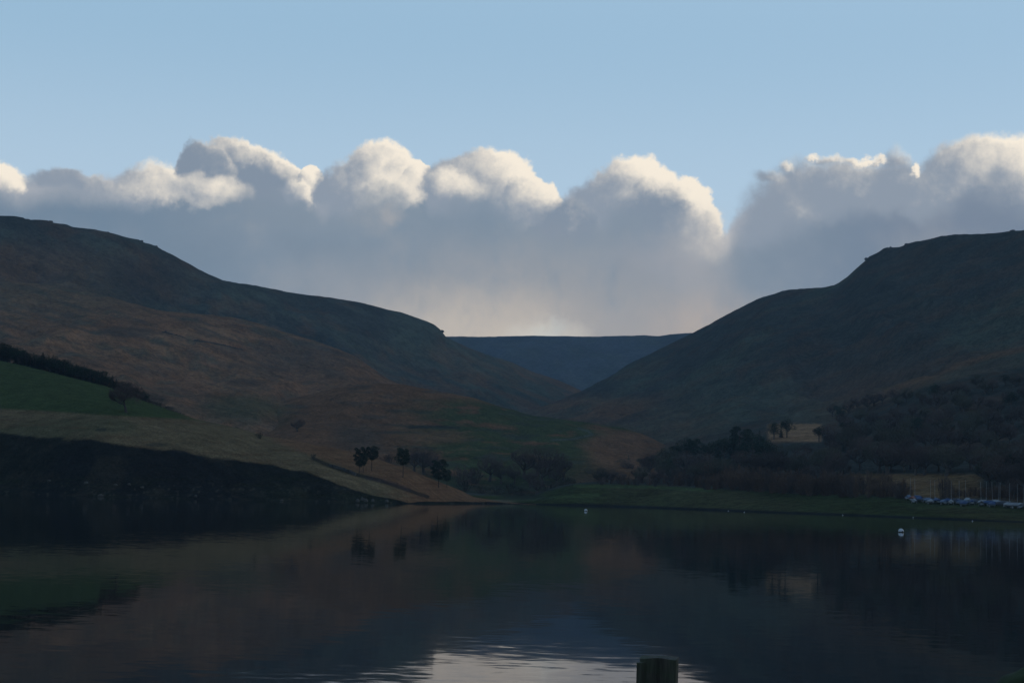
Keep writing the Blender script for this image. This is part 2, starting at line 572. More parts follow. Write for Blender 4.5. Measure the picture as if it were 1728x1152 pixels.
# left hill, upper scarp
LH_crest = [(-900, 330), (-400, 345), (-100, 356), (0, 364), (25, 365), (40, 368), (44, 371), (62, 372), (80, 373), (88, 377),
            (110, 381), (122, 386), (160, 389), (182, 394), (210, 403), (235, 407), (240, 411), (262, 417), (280, 428),
            (300, 438), (325, 450), (350, 464), (375, 475), (400, 480), (430, 485), (500, 495), (560, 502), (600, 509), (620, 514), (650, 521),
            (680, 529), (705, 538), (720, 544), (733, 550), (742, 557), (747, 563), (752, 570), (765, 576), (790, 588), (830, 603),
            (870, 616), (900, 627), (930, 638), (950, 645), (980, 660), (1010, 676), (1060, 705), (1200, 760)]


def c_left(px, py, X, D, Z, T, s):
    n = fbm(X / 90, D / 200, s + 40, 5); n2 = fbm(X / 25, D / 40, s + 41, 5); st = fbm((px + py * 1.6) / 90, (py - px * .42) / 9, s + 42, 4)
    lowpart = sm(py, 560, 660) * sm(px, 560, 700)
    return lay(HEATHER * .95, (sm(n, .42, .66) * .75, ROUGH), (sm(st, .5, .72) * .3, ROUGH * 1.25),
               (sm(n2, .52, .72) * .45, BRACKEN * .62),
               (blob(px, py, 60, 470, 260, 60, .6, n, .8) * .55, BRACKEN * .72),
               (lowpart * sm(st, .4, .65) * .7, BRACKEN * .62), (sm(st, .46, .30) * .3, HEATHER * .55),
               (blob(px, py, 235, 478, 75, 42, .6, n2, .7) * .6, HEATHER * .6))


make_layer('left_hill', '', [
    ([(-900, 760), (0, 760), (1200, 800)], [(-900, 900), (0, 1000), (600, 1150), (1200, 1500)]),
    ([(-900, 560), (0, 560), (260, 590), (500, 650), (700, 690), (900, 705), (1060, 740), (1200, 780)],
     [(-900, 1150), (0, 1200), (600, 1400), (980, 1700), (1200, 1750)]),
    ([(-900, 440), (0, 450), (200, 480), (300, 508), (450, 540), (600, 575), (700, 612), (800, 640), (900, 662), (980, 682), (1060, 722), (1200, 770)],
     [(-900, 1330), (0, 1380), (600, 1600), (980, 1850), (1200, 1900)]),
    (LH_crest, [(-900, 1500), (0, 1520), (400, 1680), (750, 1900), (980, 2000), (1200, 2050)]),
    ('back', (120, 6)),
    ('back', (500, 150)),
], [20, 60, 60, 10, 6], [8, 15, 13, 0.8, 2, 2], 11, c_left, terrain_mat('heather_slope', .035, .8, .05), x0=-900, x1=1200, nscale=95)

# brown bracken slope in front of it
BS_crest = [(-900, 420), (-200, 452), (0, 474), (80, 482), (150, 494), (185, 502), (210, 508), (235, 517), (262, 525), (300, 531),
            (350, 534), (390, 537), (420, 543), (450, 551), (480, 560), (530, 574), (570, 590), (600, 604), (630, 624), (655, 640),
            (690, 655), (730, 668), (800, 700), (900, 760)]


def c_brown(px, py, X, D, Z, T, s):
    n = fbm(X / 60, D / 120, s + 40, 5); n2 = fbm(X / 16, D / 26, s + 41, 5)
    st = fbm((px + py * 1.2) / 110, (py - px * .30) / 8, s + 42, 5)
    st2 = fbm((px + py) / 60, (py - px * .36) / 5, s + 43, 4)
    return lay(BRACKEN * .95, (sm(n, .48, .68) * .5, BRACKEN * 1.25 + np.array((.01, .01, .004))),
               (sm(st, .52, .68) * .42, HEATHER * 1.1), (sm(st2, .60, .72) * .35, HEATHER * .8),
               (sm(n2, .60, .75) * .5, ROUGH * .9),
               (blob(px, py, 410, 690, 75, 26, .6, n2, .8) * .75, MOSS * .9),
               (blob(px, py, 210, 560, 60, 10, .5, n2, .8) * .6, HEATHER * .7), (blob(px, py, 255, 672, 28, 14, .5, n2, .6) * .7, HEATHER * .6),
               (blob(px, py, 410, 645, 30, 8, .5, n2, .6) * .6, HEATHER * .7),
               (blob(px, py, 60, 500, 320, 40, .7, n, .8) * .4, ROUGH * .8),
               (blob(px, py, 500, 600, 90, 30, .6, n, .9) * .45, HEATHER * 1.1),
               (sm(py, 560, 680) * .22, BRACKEN * .7))


make_layer('bracken_slope', '', [
    ([(-900, 780), (0, 770), (400, 790), (600, 810), (900, 840)], [(-900, 480), (0, 560), (400, 620), (900, 640)]),
    ([(-900, 690), (0, 690), (200, 700), (400, 735), (500, 752), (600, 770), (900, 800)], [(-900, 640), (0, 700), (900, 760)]),
    ([(-900, 570), (0, 590), (200, 610), (400, 640), (560, 680), (680, 705), (900, 775)], [(-900, 850), (0, 900), (900, 950)]),
    ([(-900, 480), (0, 525), (200, 555), (400, 582), (560, 625), (680, 670), (900, 765)], [(-900, 1000), (0, 1060), (900, 1080)]),
    (BS_crest, [(-900, 1150), (0, 1200), (900, 1180)]),
    ('back', (120, 14)),
], [20, 50, 50, 45, 6], [3, 6, 8, 7, 0.8, 2], 23, c_brown, terrain_mat('bracken', .06, .8, .09), x0=-900, x1=900, nscale=62)

# right hill, from the reservoir's edge up to the skyline
RH_crest = [(860, 700), (880, 693), (930, 682), (980, 662), (1010, 647), (1050, 624), (1100, 597), (1150, 570), (1170, 561), (1200, 546),
            (1240, 525), (1280, 506), (1320, 492), (1350, 488), (1385, 486), (1405, 484), (1415, 480), (1430, 469), (1445, 455),
            (1462, 440), (1466, 435), (1480, 428), (1492, 420), (1520, 418), (1530, 414), (1560, 411), (1590, 404), (1640, 402), (1660, 399),
            (1690, 395), (1705, 393), (1728, 391), (1900, 372), (2200, 345), (2650, 330)]
WL_R = [(600, 848), (700, 848.5), (800, 849), (850, 849), (870, 849), (900, 851), (940, 852.5), (1000, 853.5), (1100, 856.5), (1200, 860.5), (1300, 864.5), (1400, 868), (1500, 872),
        (1600, 876), (1728, 881), (2000, 892), (2650, 930)]
GR_T = [(600, 836), (860, 836), (900, 838), (940, 826), (970, 818), (1000, 818), (1100, 820.5), (1200, 826), (1300, 833), (1400, 838), (1450, 839), (1500, 842), (1560, 848),
        (1640, 852), (1728, 856), (2000, 866), (2650, 890)]
xs_ = np.arange(500, 2700, 10.)
wl_d = smooth1(water_d(xs_, tbl(WL_R, xs_)), 21)
WLD = list(zip(xs_, wl_d))
plus = lambda k: [(a, b + k) for a, b in WLD]


def c_right(px, py, X, D, Z, T, s):
    n = fbm(X / 60, D / 120, s + 40, 5); n2 = fbm(X / 14, D / 22, s + 41, 5)
    st = fbm((px - py * 1.2) / 110, (py + px * .30) / 9, s + 42, 5)
    flat = sm(py, 700, 740)
    up = lay(HEATHER * .9, (sm(n, .45, .68) * .7, ROUGH * .95), (sm(st, .52, .70) * .3, BRACKEN * .55),
             (sm(st, .44, .30) * .35, HEATHER * .6), (sm(n2, .55, .75) * .3, BRACKEN * .5),
             (sm(py, 560, 700) * sm(px, 1250, 1500) * .5, BRACKEN * .72),
             (blob(px, py, 1000, 690, 130, 22, .8, n2, .8) * sm(st, .35, .55) * .8, BRACKEN * .75),
             (line_mask(px, py, [(1425, 690), (1480, 668), (1560, 636), (1640, 608), (1728, 588), (1900, 560)], 5) * sm(n, .3, .55) * .55, BRACKEN * .9),  # lit edge of the spur, painted into the ground colour
             (sm(py, 640, 720) * sm(px, 1300, 1100) * .3, BRACKEN * .6))
    grass = lay(GREEN * .58 + np.array((.004, 0, 0)), (sm(n2, .45, .7) * .5, GREEN * .85), (sm(n, .5, .7) * .35, STRAW * .45),
                (line_mask(px, py, [(970, 819), (1100, 821), (1200, 827)], 3) * .7, GREEN * 1.15),
                (line_mask(px, py, [(860, 846), (950, 838), (1010, 834)], 3) * .6, GREEN * 1.1),
                (blob(px, py, 880, 838, 45, 8, .4, n2, .5) * .7, HEATHER * .6))
    wood = lay(HEATHER * .85, (sm(n2, .5, .7) * .5, BRACKEN * .45))
    brown1 = (sm(px, 1425, 1445) * sm(px, 1665, 1645) * sm(py, 798, 801) * sm(py, 842, 838))
    brown2 = (sm(px, 1292, 1300) * sm(px, 1388, 1384) * sm(py, 714.5, 716.5) * sm(py, 748, 742))
    c = up
    g = sm(T, 2.25, 2.02)[..., None]
    wmask = (np.maximum(sm(T, 5.0, 4.2), sm(px, 1400, 1450) * sm(py - np.interp(px, [1400, 1480, 1560, 1640, 1728, 1900], [702, 676, 648, 628, 612, 590]), 0, 10)) * (1 - brown2))[..., None]
    c = c * (1 - wmask) + wood * wmask
    b1 = (brown1 * sm(T, 2.1, 2.3))[..., None]; b2 = (brown2)[..., None]
    c = c * (1 - g) + grass * g
    bf = lay(STRAW * .72 * np.array((1.1, .95, .85)), (sm(n2, .45, .7) * .5, BRACKEN * .8))
    c = c * (1 - b1) + bf * b1
    c = c * (1 - b2) + (BRACKEN * 1.15 + np.array((.02, .02, .01))) * b2
    e = sm(T, 1.22, 1.08)[..., None]
    c = c * (1 - e) + PEAT * 1.2 * e
    sand = (sm(px, 740, 800) * sm(px, 880, 850) * sm(T, 1.6, 1.3) * sm(n2, .3, .5))[..., None]
    c = c * (1 - sand * .8) + SAND * .75 * sand * .8
    return c


make_layer('right_hill', '', [
    ([(a, b + 12) for a, b in WL_R], plus(-40)),
    (WL_R, WLD),
    (GR_T, plus(55)),
    ([(600, 832), (860, 826), (950, 815), (1050, 808), (1200, 803), (1300, 806), (1440, 800), (1650, 799), (1728, 790), (2650, 760)], plus(125)),
    ([(600, 828), (860, 822), (950, 808), (1050, 795), (1120, 780), (1200, 770), (1300, 741), (1400, 738), (1500, 742), (1728, 730), (2650, 690)], plus(230)),
    ([(600, 826), (860, 815), (950, 790), (1050, 770), (1120, 755), (1200, 738), (1300, 716), (1385, 715), (1480, 690), (1560, 660), (1728, 640), (2650, 600)], plus(330)),
    ([(600, 800), (860, 760), (950, 735), (1100, 715), (1300, 690), (1420, 682), (1560, 634), (1728, 588), (2650, 500)],
     [(600, 1100), (1100, 1080), (1400, 980), (1728, 880), (2650, 800)]),
    ([(600, 760), (860, 722), (980, 690), (1100, 655), (1300, 590), (1420, 575), (1560, 530), (1728, 500), (2650, 420)],
     [(600, 1350), (1100, 1400), (1400, 1220), (1728, 1070), (2650, 900)]),
    (RH_crest, [(860, 1500), (980, 1700), (1170, 1720), (1400, 1500), (1728, 1280), (2650, 1020)]),
    ('back', (120, 6)),
    ('back', (500, 150)),
], [6, 40, 22, 22, 22, 40, 60, 60, 10, 6], [.2, .15, .3, .5, .8, 1.2, 9, 13, 0.8, 2, 2], 31, c_right,
    terrain_mat('right_slope_cover', .05, .8, .08), x0=600, x1=2650, nscale=62)

# knoll at the head of the water
KN = [(250, 762), (300, 750), (400, 712), (480, 676), (560, 656), (600, 651), (640, 648.5), (680, 649), (710, 655), (740, 661), (770, 667), (800, 673),
      (830, 681), (850, 687), (880, 695), (900, 701), (960, 712), (1000, 716), (1050, 723), (1080, 732), (1100, 741), (1120, 752), (1150, 770), (1250, 810)]


def c_knoll(px, py, X, D, Z, T, s):
    n = fbm(X / 45, D / 90, s + 40, 5); n2 = fbm(X / 10, D / 16, s + 41, 5)
    st = fbm((px + py) / 70, (py - px * .05) / 6, s + 42, 5)
    gmask = sm(px, 640, 780) * sm(py, 662, 690) * sm(px + (py - 715) * 1.0, 1090, 1010)
    gmask = np.maximum(gmask, sm(px, 890, 960) * sm(py - (700 + (px - 900) * .12), 16, 4) * sm(px, 1110, 1050))
    c = lay(BRACKEN * .72, (sm(n, .45, .68) * .5, BRACKEN * .95), (sm(st, .55, .7) * .55, HEATHER * .9),
            (gmask * sm(n2 * .5 + st * .5, .30, .46), GREEN * .78 + np.array((.008, .004, .004))),
            (gmask * sm(st, .58, .68) * .6, HEATHER * .9),
            (line_mask(px, py, [(690, 721), (730, 719), (775, 722)], 2.5) * .8, HEATHER * .6),
            (blob(px, py, 740, 738, 60, 12, .5, n2, .6) * .6, BRACKEN * .85),
            (blob(px, py, 1040, 752, 62, 28, .4, n2, .5) * .85, BRACKEN * .78),
            (blob(px, py, 990, 798, 60, 20, .5, n2, .6) * .5, MOSS * .6),
            (blob(px, py, 600, 735, 50, 26, .7, n2, .6) * .55, HEATHER * .85),
            (line_mask(px, py, [(930, 742), (965, 741), (1000, 733), (992, 727), (975, 722)], 1.6) * .5, np.array((.075, .08, .08))),
            (sm(py, 800, 830) * .6, HEATHER * .6),
            (blob(px, py, 425, 697, 70, 26, .6, n2, .8) * .75, MOSS * .9))
    return c


make_layer('knoll', '', [
    ([(250, 850), (1250, 856)], [(250, 540), (1250, 590)]),
    ([(250, 835), (500, 800), (700, 815), (860, 826), (1000, 820), (1100, 815), (1250, 835)], [(250, 570), (1250, 640)]),
    ([(250, 810), (500, 755), (700, 760), (860, 775), (1000, 772), (1100, 785), (1250, 825)], [(250, 640), (1250, 720)]),
    ([(250, 790), (400, 740), (500, 715), (700, 705), (860, 728), (1000, 742), (1100, 766), (1250, 818)], [(250, 740), (1250, 810)]),
    (KN, [(250, 860), (1250, 900)]),
    ('back', (120, 14)),
], [14, 40, 40, 45, 6], [1, 1.5, 2.5, 3, 0.7, 2], 47, c_knoll, terrain_mat('knoll_grass', .09, .8, .12), x0=250, x1=1250, nscale=42)

# near bank on the left
NB_crest = [(-900, 420), (-300, 540), (0, 609), (60, 623), (120, 637), (180, 653), (230, 672), (280, 690), (330, 708), (400, 723), (450, 736), (520, 748),
            (560, 756), (600, 765), (640, 777), (700, 796), (760, 822), (800, 838), (850, 846), (905, 850)]
WL_L = [(-900, 806), (0, 832), (170, 838), (440, 844), (560, 847), (690, 850), (760, 849.5), (850, 849.5), (905, 852)]
BT = [(-900, 690), (-300, 700), (0, 728), (60, 734), (100, 738), (200, 750), (300, 765), (400, 777), (440, 784), (470, 788), (500, 796), (560, 812), (600, 826), (640, 836), (690, 847.5),
      (760, 846.5), (850, 847.5), (905, 851)]
xs_ = np.arange(-920, 930, 10.)
wl_d2 = smooth1(water_d(xs_, tbl(WL_L, xs_)), 15)
WLD2 = list(zip(xs_, wl_d2))
plus2 = lambda k: [(a, b + (tbl(k, a) if isinstance(k, list) else k)) for a, b in WLD2]


def c_near(px, py, X, D, Z, T, s):
    n = fbm(X / 30, D / 40, s + 40, 5); n2 = fbm(X / 5, D / 7, s + 41, 5); n3 = fbm(px / 60, py / 3.5, s + 44, 4)
    fieldline = 690 + px * .06 + (n - .5) * 4
    straw = lay(STRAW * .78, (sm(n2, .45, .7) * .5, STRAW * 1.0), (sm(n, .48, .66) * .45, MOSS * .9), (sm(n3, .56, .7) * .4, BRACKEN * .55),
                (blob(px, py, 265, 750, 22, 4, .4) * .6, HEATHER * .6), (blob(px, py, 170, 725, 12, 3, .4) * .6, HEATHER * .6))
    brac = sm(py - (742 + (px - 450) * .36), 4, -6) * sm(px, 440, 480)
    brac = np.maximum(brac, sm(px, 640, 720))
    straw = lay(straw, (brac * .8, BRACKEN * .95), (brac * sm(n3, .55, .7) * .5, BRACKEN * .6))
    dark = line_mask(px, py, [(528, 773), (560, 787), (600, 800), (640, 810), (680, 824), (722, 838)], 3.2)
    straw = lay(straw, (dark * .8, HEATHER * .45), (line_mask(px, py, [(620, 806), (660, 814), (690, 826)], 4) * .5, np.array((.05, .035, .035))),
                (line_mask(px, py, [(440, 806 - 14), (560, 806), (640, 823), (690, 838)], 2.5) * .3, STRAW * 1.3))
    g = (sm(py - fieldline, 2, -3) * sm(px, 345, 290))[..., None]
    gr = lay(GREEN * .95, (sm(n, .4, .7) * .4, GREEN * .8 + np.array((.01, .0, .0))), (sm(n2, .5, .7) * .25, GREEN * 1.15))
    c = straw * (1 - g) + gr * g
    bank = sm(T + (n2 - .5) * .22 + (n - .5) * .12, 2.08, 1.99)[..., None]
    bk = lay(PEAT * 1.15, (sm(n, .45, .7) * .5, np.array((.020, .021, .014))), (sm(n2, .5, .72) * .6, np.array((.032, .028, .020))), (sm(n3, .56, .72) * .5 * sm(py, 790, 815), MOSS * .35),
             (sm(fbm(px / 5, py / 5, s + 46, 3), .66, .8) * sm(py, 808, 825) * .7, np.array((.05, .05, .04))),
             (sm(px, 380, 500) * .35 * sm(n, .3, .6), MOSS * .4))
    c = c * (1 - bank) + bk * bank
    return c


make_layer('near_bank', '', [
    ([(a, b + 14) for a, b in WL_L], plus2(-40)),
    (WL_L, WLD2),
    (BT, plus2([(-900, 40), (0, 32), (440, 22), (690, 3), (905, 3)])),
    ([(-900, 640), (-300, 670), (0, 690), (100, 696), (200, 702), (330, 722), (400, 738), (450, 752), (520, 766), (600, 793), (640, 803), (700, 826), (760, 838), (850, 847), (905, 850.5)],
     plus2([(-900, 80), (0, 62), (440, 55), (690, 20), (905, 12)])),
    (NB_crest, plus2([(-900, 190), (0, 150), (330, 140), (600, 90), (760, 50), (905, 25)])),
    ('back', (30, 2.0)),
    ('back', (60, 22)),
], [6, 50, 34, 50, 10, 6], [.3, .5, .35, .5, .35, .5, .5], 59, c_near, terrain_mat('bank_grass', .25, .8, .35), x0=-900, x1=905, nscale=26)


# ------------------------------------------------------------------ mesh helpers
def new_obj(name, verts, faces, mat, parent=None, smooth=False):
    me = bpy.data.meshes.new(name)
    me.from_pydata([tuple(v) for v in verts], [], faces)
    if smooth:
        me.polygons.foreach_set('use_smooth', [True] * len(me.polygons))
    if mat: me.materials.append(mat)
    o = bpy.data.objects.new(name, me)
    COL.objects.link(o)
    if parent: o.parent = parent
    return o


def empty(name, label, cat, loc=(0, 0, 0), rz=0, group=None):
    o = bpy.data.objects.new(name, None)
    COL.objects.link(o)
    o.empty_display_size = 0.2
    o.location = loc
    o.rotation_euler = (0, 0, rz)
    o['label'] = label
    o['category'] = cat
    if group: o['group'] = group
    return o


def tag(o, label, cat, group=None):
    o['label'] = label; o['category'] = cat
    if group: o['group'] = group
    return o


class Buf:
    def __init__(s): s.v = []; s.f = []

    def tube(s, pts, radii, n=5):
        base = len(s.v)
        for i, (p, r) in enumerate(zip(pts, radii)):
            p = np.array(p, float)
            a = np.array(pts[min(i + 1, len(pts) - 1)], float) - np.array(pts[max(i - 1, 0)], float)
            a /= (np.linalg.norm(a) + 1e-9)
            u = np.cross(a, (0.0, 0.0, 1.0) if abs(a[2]) < .9 else (1.0, 0.0, 0.0)); u /= np.linalg.norm(u)
            w = np.cross(a, u)
            for k in range(n):
                t = 2 * math.pi * k / n
                s.v.append(p + r * (math.cos(t) * u + math.sin(t) * w))
        for i in range(len(pts) - 1):
            for k in range(n):
                s.f.append((base + i * n + k, base + i * n + (k + 1) % n, base + (i + 1) * n + (k + 1) % n, base + (i + 1) * n + k))
        s.f.append(tuple(base + k for k in range(n))[::-1])
        s.f.append(tuple(base + (len(pts) - 1) * n + k for k in range(n)))

    def tri(s, a, b, c):
        i = len(s.v); s.v += [a, b, c]; s.f.append((i, i + 1, i + 2))

    def blade(s, p, d, w, rnd):
        """thin leaf or twig from p along d"""
        side = np.cross(d, rnd); side = side / (np.linalg.norm(side) + 1e-9) * w
        s.tri(p - side, p + side, p + d)

    def box(s, c, size, rot=0.0):
        i = len(s.v)
        ca, sa = math.cos(rot), math.sin(rot)
        for dz in (-1, 1):
            for dx, dy in ((-1, -1), (1, -1), (1, 1), (-1, 1)):
                x, y = dx * size[0] / 2, dy * size[1] / 2
                s.v.append((c[0] + x * ca - y * sa, c[1] + x * sa + y * ca, c[2] + dz * size[2] / 2))
        for q in ((0, 3, 2, 1), (4, 5, 6, 7), (0, 1, 5, 4), (1, 2, 6, 5), (2, 3, 7, 6), (3, 0, 4, 7)):
            s.f.append(tuple(i + k for k in q))

    def build(s, name, mat, parent=None, smooth=False): return new_obj(name, s.v, s.f, mat, parent, smooth)


M_bark = mottled('bark', (.045, .038, .032), (.085, .074, .062), 6, bump=.3, rnd=.25)
M_twig = mottled('twigs', (.056, .040, .034), (.095, .064, .052), .25, rnd=.35)
M_twig_olive = mottled('twigs_olive', (.052, .052, .034), (.085, .078, .052), .25, rnd=.3)
M_willow = mottled('willow_stems', (.075, .046, .032), (.125, .080, .050), .3, rnd=.35)
M_needle = mottled('needles', (.012, .023, .013), (.026, .042, .023), .5, rnd=.3)
M_gold = mottled('golden_leaves', (.12, .085, .03), (.17, .12, .05), .8, rnd=.2)
M_scrub = mottled('scrub', (.026, .028, .018), (.05, .045, .03), .5, rnd=.3)
M_pinebark = mottled('pine_bark', (.04, .028, .022), (.075, .05, .036), 5, bump=.3, rnd=.2)


def unit(v): return v / (np.linalg.norm(v) + 1e-9)


def bare_tree(seed, wide=1.0, twigs=2600, tw=0.0035, fork=.22, leaf_mat=None):
    """unit-height leafless tree: returns (trunk Buf, crown Buf)"""
    r = np.random.default_rng(seed)
    tb, cb = Buf(), Buf()
    ends = []
    segs = []

    def grow(p, d, length, rad, lvl):
        n = 3
        pts = [p]; rr = [rad]
        q = p
        for i in range(n):
            d = unit(d + r.normal(0, .16, 3) + np.array((0, 0, .10 if lvl else 0)))
            q = q + d * length / n
            pts.append(q); rr.append(rad * (1 - .5 * (i + 1) / n))
        tb.tube(pts, rr, 6 if lvl == 0 else (4 if lvl < 3 else 3))
        segs.append((pts, lvl))
        if lvl >= 4: return
        kids = (5, 4, 3, 3)[lvl]
        for k in range(kids):
            f = .45 + .55 * (k + 1) / kids if lvl else .72 + .28 * (k + 1) / kids
            i = min(int(f * n), n)
            o = pts[i] if i < len(pts) else pts[-1]
            ang = 2 * math.pi * (k / kids + r.uniform(-.15, .15)) + lvl
            side = np.array((math.cos(ang), math.sin(ang), 0.))
            nd = unit(d * (1.0 if lvl else .75) * r.uniform(.6, 1.0) + side * r.uniform(.65, 1.15) * wide * (1.0 if lvl < 3 else .8))
            grow(o, nd, length * ((.78, .66, .62, .6)[lvl]) * r.uniform(.85, 1.15) * (1.15 if lvl == 0 else 1), rad * ((.55, .5, .5, .5)[lvl]), lvl + 1)

    grow(np.zeros(3), np.array((0, 0, 1.)), fork, .030, 0)
    allp = [s for s in segs if s[1] >= 2]
    for i in range(twigs):
        pts, lvl = allp[r.integers(len(allp))]
        j = r.integers(len(pts) - 1); f = r.random()
        p = pts[j] * (1 - f) + pts[j + 1] * f
        d = unit(unit(pts[j + 1] - pts[j]) * .7 + r.normal(0, .6, 3) + np.array((0, 0, .25))) * r.uniform(.035, .09)
        cb.blade(p, d, tw * r.uniform(.5, 1.2), r.normal(0, 1, 3))
    # a rounded winter crown: branches that stray are bent back into it
    cc = np.array((0, 0, .60)); er = np.array((.40 * wide, .40 * wide, .40)); k0 = 1.0 / max(v[2] for v in map(np.asarray, cb.v))

    def env(v):
        v = np.asarray(v) * k0
        q_ = (v - cc) / er
        L_ = np.linalg.norm(q_)
        if v[2] > .22 and L_ > .93: v = cc + q_ / L_ * er * (.93 + .07 * math.tanh(L_ - .93))
        return v
    tb.v = [env(v) for v in tb.v]
    for t0 in range(0, len(cb.v), 3):
        m0 = env(cb.v[t0]) - np.asarray(cb.v[t0])
        for q in range(3): cb.v[t0 + q] = np.asarray(cb.v[t0 + q]) + m0
    for i in range(int(twigs * .7)):
        v = unit(r.normal(0, 1, 3)); v[2] = v[2] if v[2] > -.75 else -v[2]
        p = cc + v * er * (r.random() ** .4) * (1 + .08 * math.sin(v[0] * 9 + seed) * math.cos(v[1] * 8))
        cb.blade(p, unit(v * .8 + r.normal(0, .5, 3) + np.array((0, 0, .3))) * r.uniform(.03, .08), tw * r.uniform(.5, 1.1), r.normal(0, 1, 3))
    # scale to unit height
    zm = max(v[2] for v in map(np.asarray, cb.v))
    tb.v = [np.asarray(v) / zm for v in tb.v]; cb.v = [np.asarray(v) / zm for v in cb.v]
    return tb, cb


def pine_tree(seed, bare=.45, wide=.24, clumps=22):
    r = np.random.default_rng(seed)
    tb, cb = Buf(), Buf()
    lean = r.normal(0, .02, 2)
    pts = [np.array((lean[0] * t * t, lean[1] * t * t, t)) for t in np.linspace(0, .96, 7)]
    tb.tube(pts, [.020 * (1 - .75 * t) for t in np.linspace(0, 1, 7)], 6)
    for i in range(clumps):
        t = bare + (1 - bare) * (i + .5) / clumps
        ang = i * 2.4 + r.uniform(-.4, .4)
        rad = wide * r.uniform(.45, 1.0) * math.sqrt(max(0.05, 1 - ((t - (bare + 1) / 2 - .04) / ((1 - bare) * .56)) ** 2))
        c = np.array((math.cos(ang) * rad + lean[0] * t * t, math.sin(ang) * rad, t - .02))
        tb.tube([np.array((lean[0] * t * t, lean[1] * t * t, t - .06)), c], [.006, .003], 4)
        sz = np.array((.105, .105, .055)) * r.uniform(.75, 1.3)
        for k in range(240):
            v = r.normal(0, 1, 3); v = unit(v) * r.random() ** .35 * sz
            cb.blade(c + v, unit(v / sz + r.normal(0, .5, 3) + np.array((0, 0, .4))) * r.uniform(.022, .042), .008, r.normal(0, 1, 3))
    return tb, cb


def spruce(seed, wide=.2):
    r = np.random.default_rng(seed)
    tb, cb = Buf(), Buf()
    tb.tube([(0, 0, 0), (0, 0, .5), (0, 0, .97)], [.018, .012, .003], 6)
    for i in range(1300):
        t = r.random() ** 1.25 * .95 + .05
        rad = wide * (1 - t) ** .85 * r.uniform(.35, 1.05) * (1 + .25 * math.sin(t * 60))
        ang = r.uniform(0, 2 * math.pi)
        d = np.array((math.cos(ang), math.sin(ang), -.25))
        cb.blade(np.array((math.cos(ang) * rad * .5, math.sin(ang) * rad * .5, t)), d * (rad * .6 + .02), .013 * (1.2 - t), np.array((0, 0, 1.)) + r.normal(0, .3, 3))
    return tb, cb


def evergreen_round(seed, low=.18):
    r = np.random.default_rng(seed)
    tb, cb = Buf(), Buf()
    tb.tube([(0, 0, 0), (0.01, 0, .3), (0, 0, .7)], [.03, .024, .01], 6)
    for c in range(16):
        a = r.uniform(0, 6.28); rr = r.uniform(.05, .30)
        t = r.uniform(low + .16, .86)
        cc = np.array((math.cos(a) * rr, math.sin(a) * rr, t)); sz = np.array((.15, .15, .13)) * r.uniform(.7, 1.2)
        tb.tube([(0, 0, t * .6), tuple(cc)], [.012, .004], 4)
        for k in range(170):
            v = unit(r.normal(0, 1, 3)) * r.random() ** .3 * sz
            cb.blade(cc + v, unit(v / sz + r.normal(0, .6, 3)) * .03, .010, r.normal(0, 1, 3))
    return tb, cb


def scrub_bush(seed, stems=46, twigs=1500, spread=.5):
    """multi-stemmed willow or thorn, unit height"""
    r = np.random.default_rng(seed)
    tb, cb = Buf(), Buf()
    st = []
    for i in range(stems):
        a = r.uniform(0, 6.28); s = r.random() ** .7
        p0 = np.array((math.cos(a) * .16 * s, math.sin(a) * .16 * s, -.05)); top = np.array((math.cos(a) * spread * s, math.sin(a) * spread * s, r.uniform(.6, 1) * (1 - .35 * s * s)))
        mid = (p0 + top) / 2 + r.normal(0, .03, 3)
        tb.tube([p0, mid, top], [.009, .006, .002], 3)
        st.append((p0, mid, top))
    for i in range(twigs):
        p0, mid, top = st[r.integers(len(st))]
        f = r.random() ** .6
        p = mid * (1 - f) + top * f if r.random() < .75 else p0 * (1 - f) + mid * f
        cb.blade(p, unit(unit(top - p0) * .8 + r.normal(0, .5, 3)) * r.uniform(.05, .14), .006, r.normal(0, 1, 3))
    return tb, cb


PROTO = {}
ORD = ['leftmost', 'second', 'third', 'fourth', 'fifth', 'sixth', 'seventh', 'eighth', 'ninth', 'tenth', 'eleventh', 'twelfth', 'thirteenth', 'fourteenth', 'fifteenth',
       'sixteenth', 'seventeenth', 'eighteenth', 'nineteenth', 'twentieth'] + ['twenty-' + w for w in ('first', 'second', 'third', 'fourth', 'fifth', 'sixth', 'seventh', 'eighth', 'ninth')] + ['thirtieth', 'thirty-first']


def nth(xs, x):
    k = sorted(xs).index(x)
    return ORD[k] if k == 0 else ORD[k] + ' from the left'




def proto(kind, n, fn, bark, leaf):
    PROTO[kind] = []
    for i in range(n):
        tb, cb = fn(i)
        mt = bpy.data.meshes.new('trunk'); mt.from_pydata([tuple(v) for v in tb.v], [], tb.f); mt.materials.append(bark)
        mc = bpy.data.meshes.new('crown'); mc.from_pydata([tuple(v) for v in cb.v], [], cb.f); mc.materials.append(leaf)
        PROTO[kind].append((mt, mc))


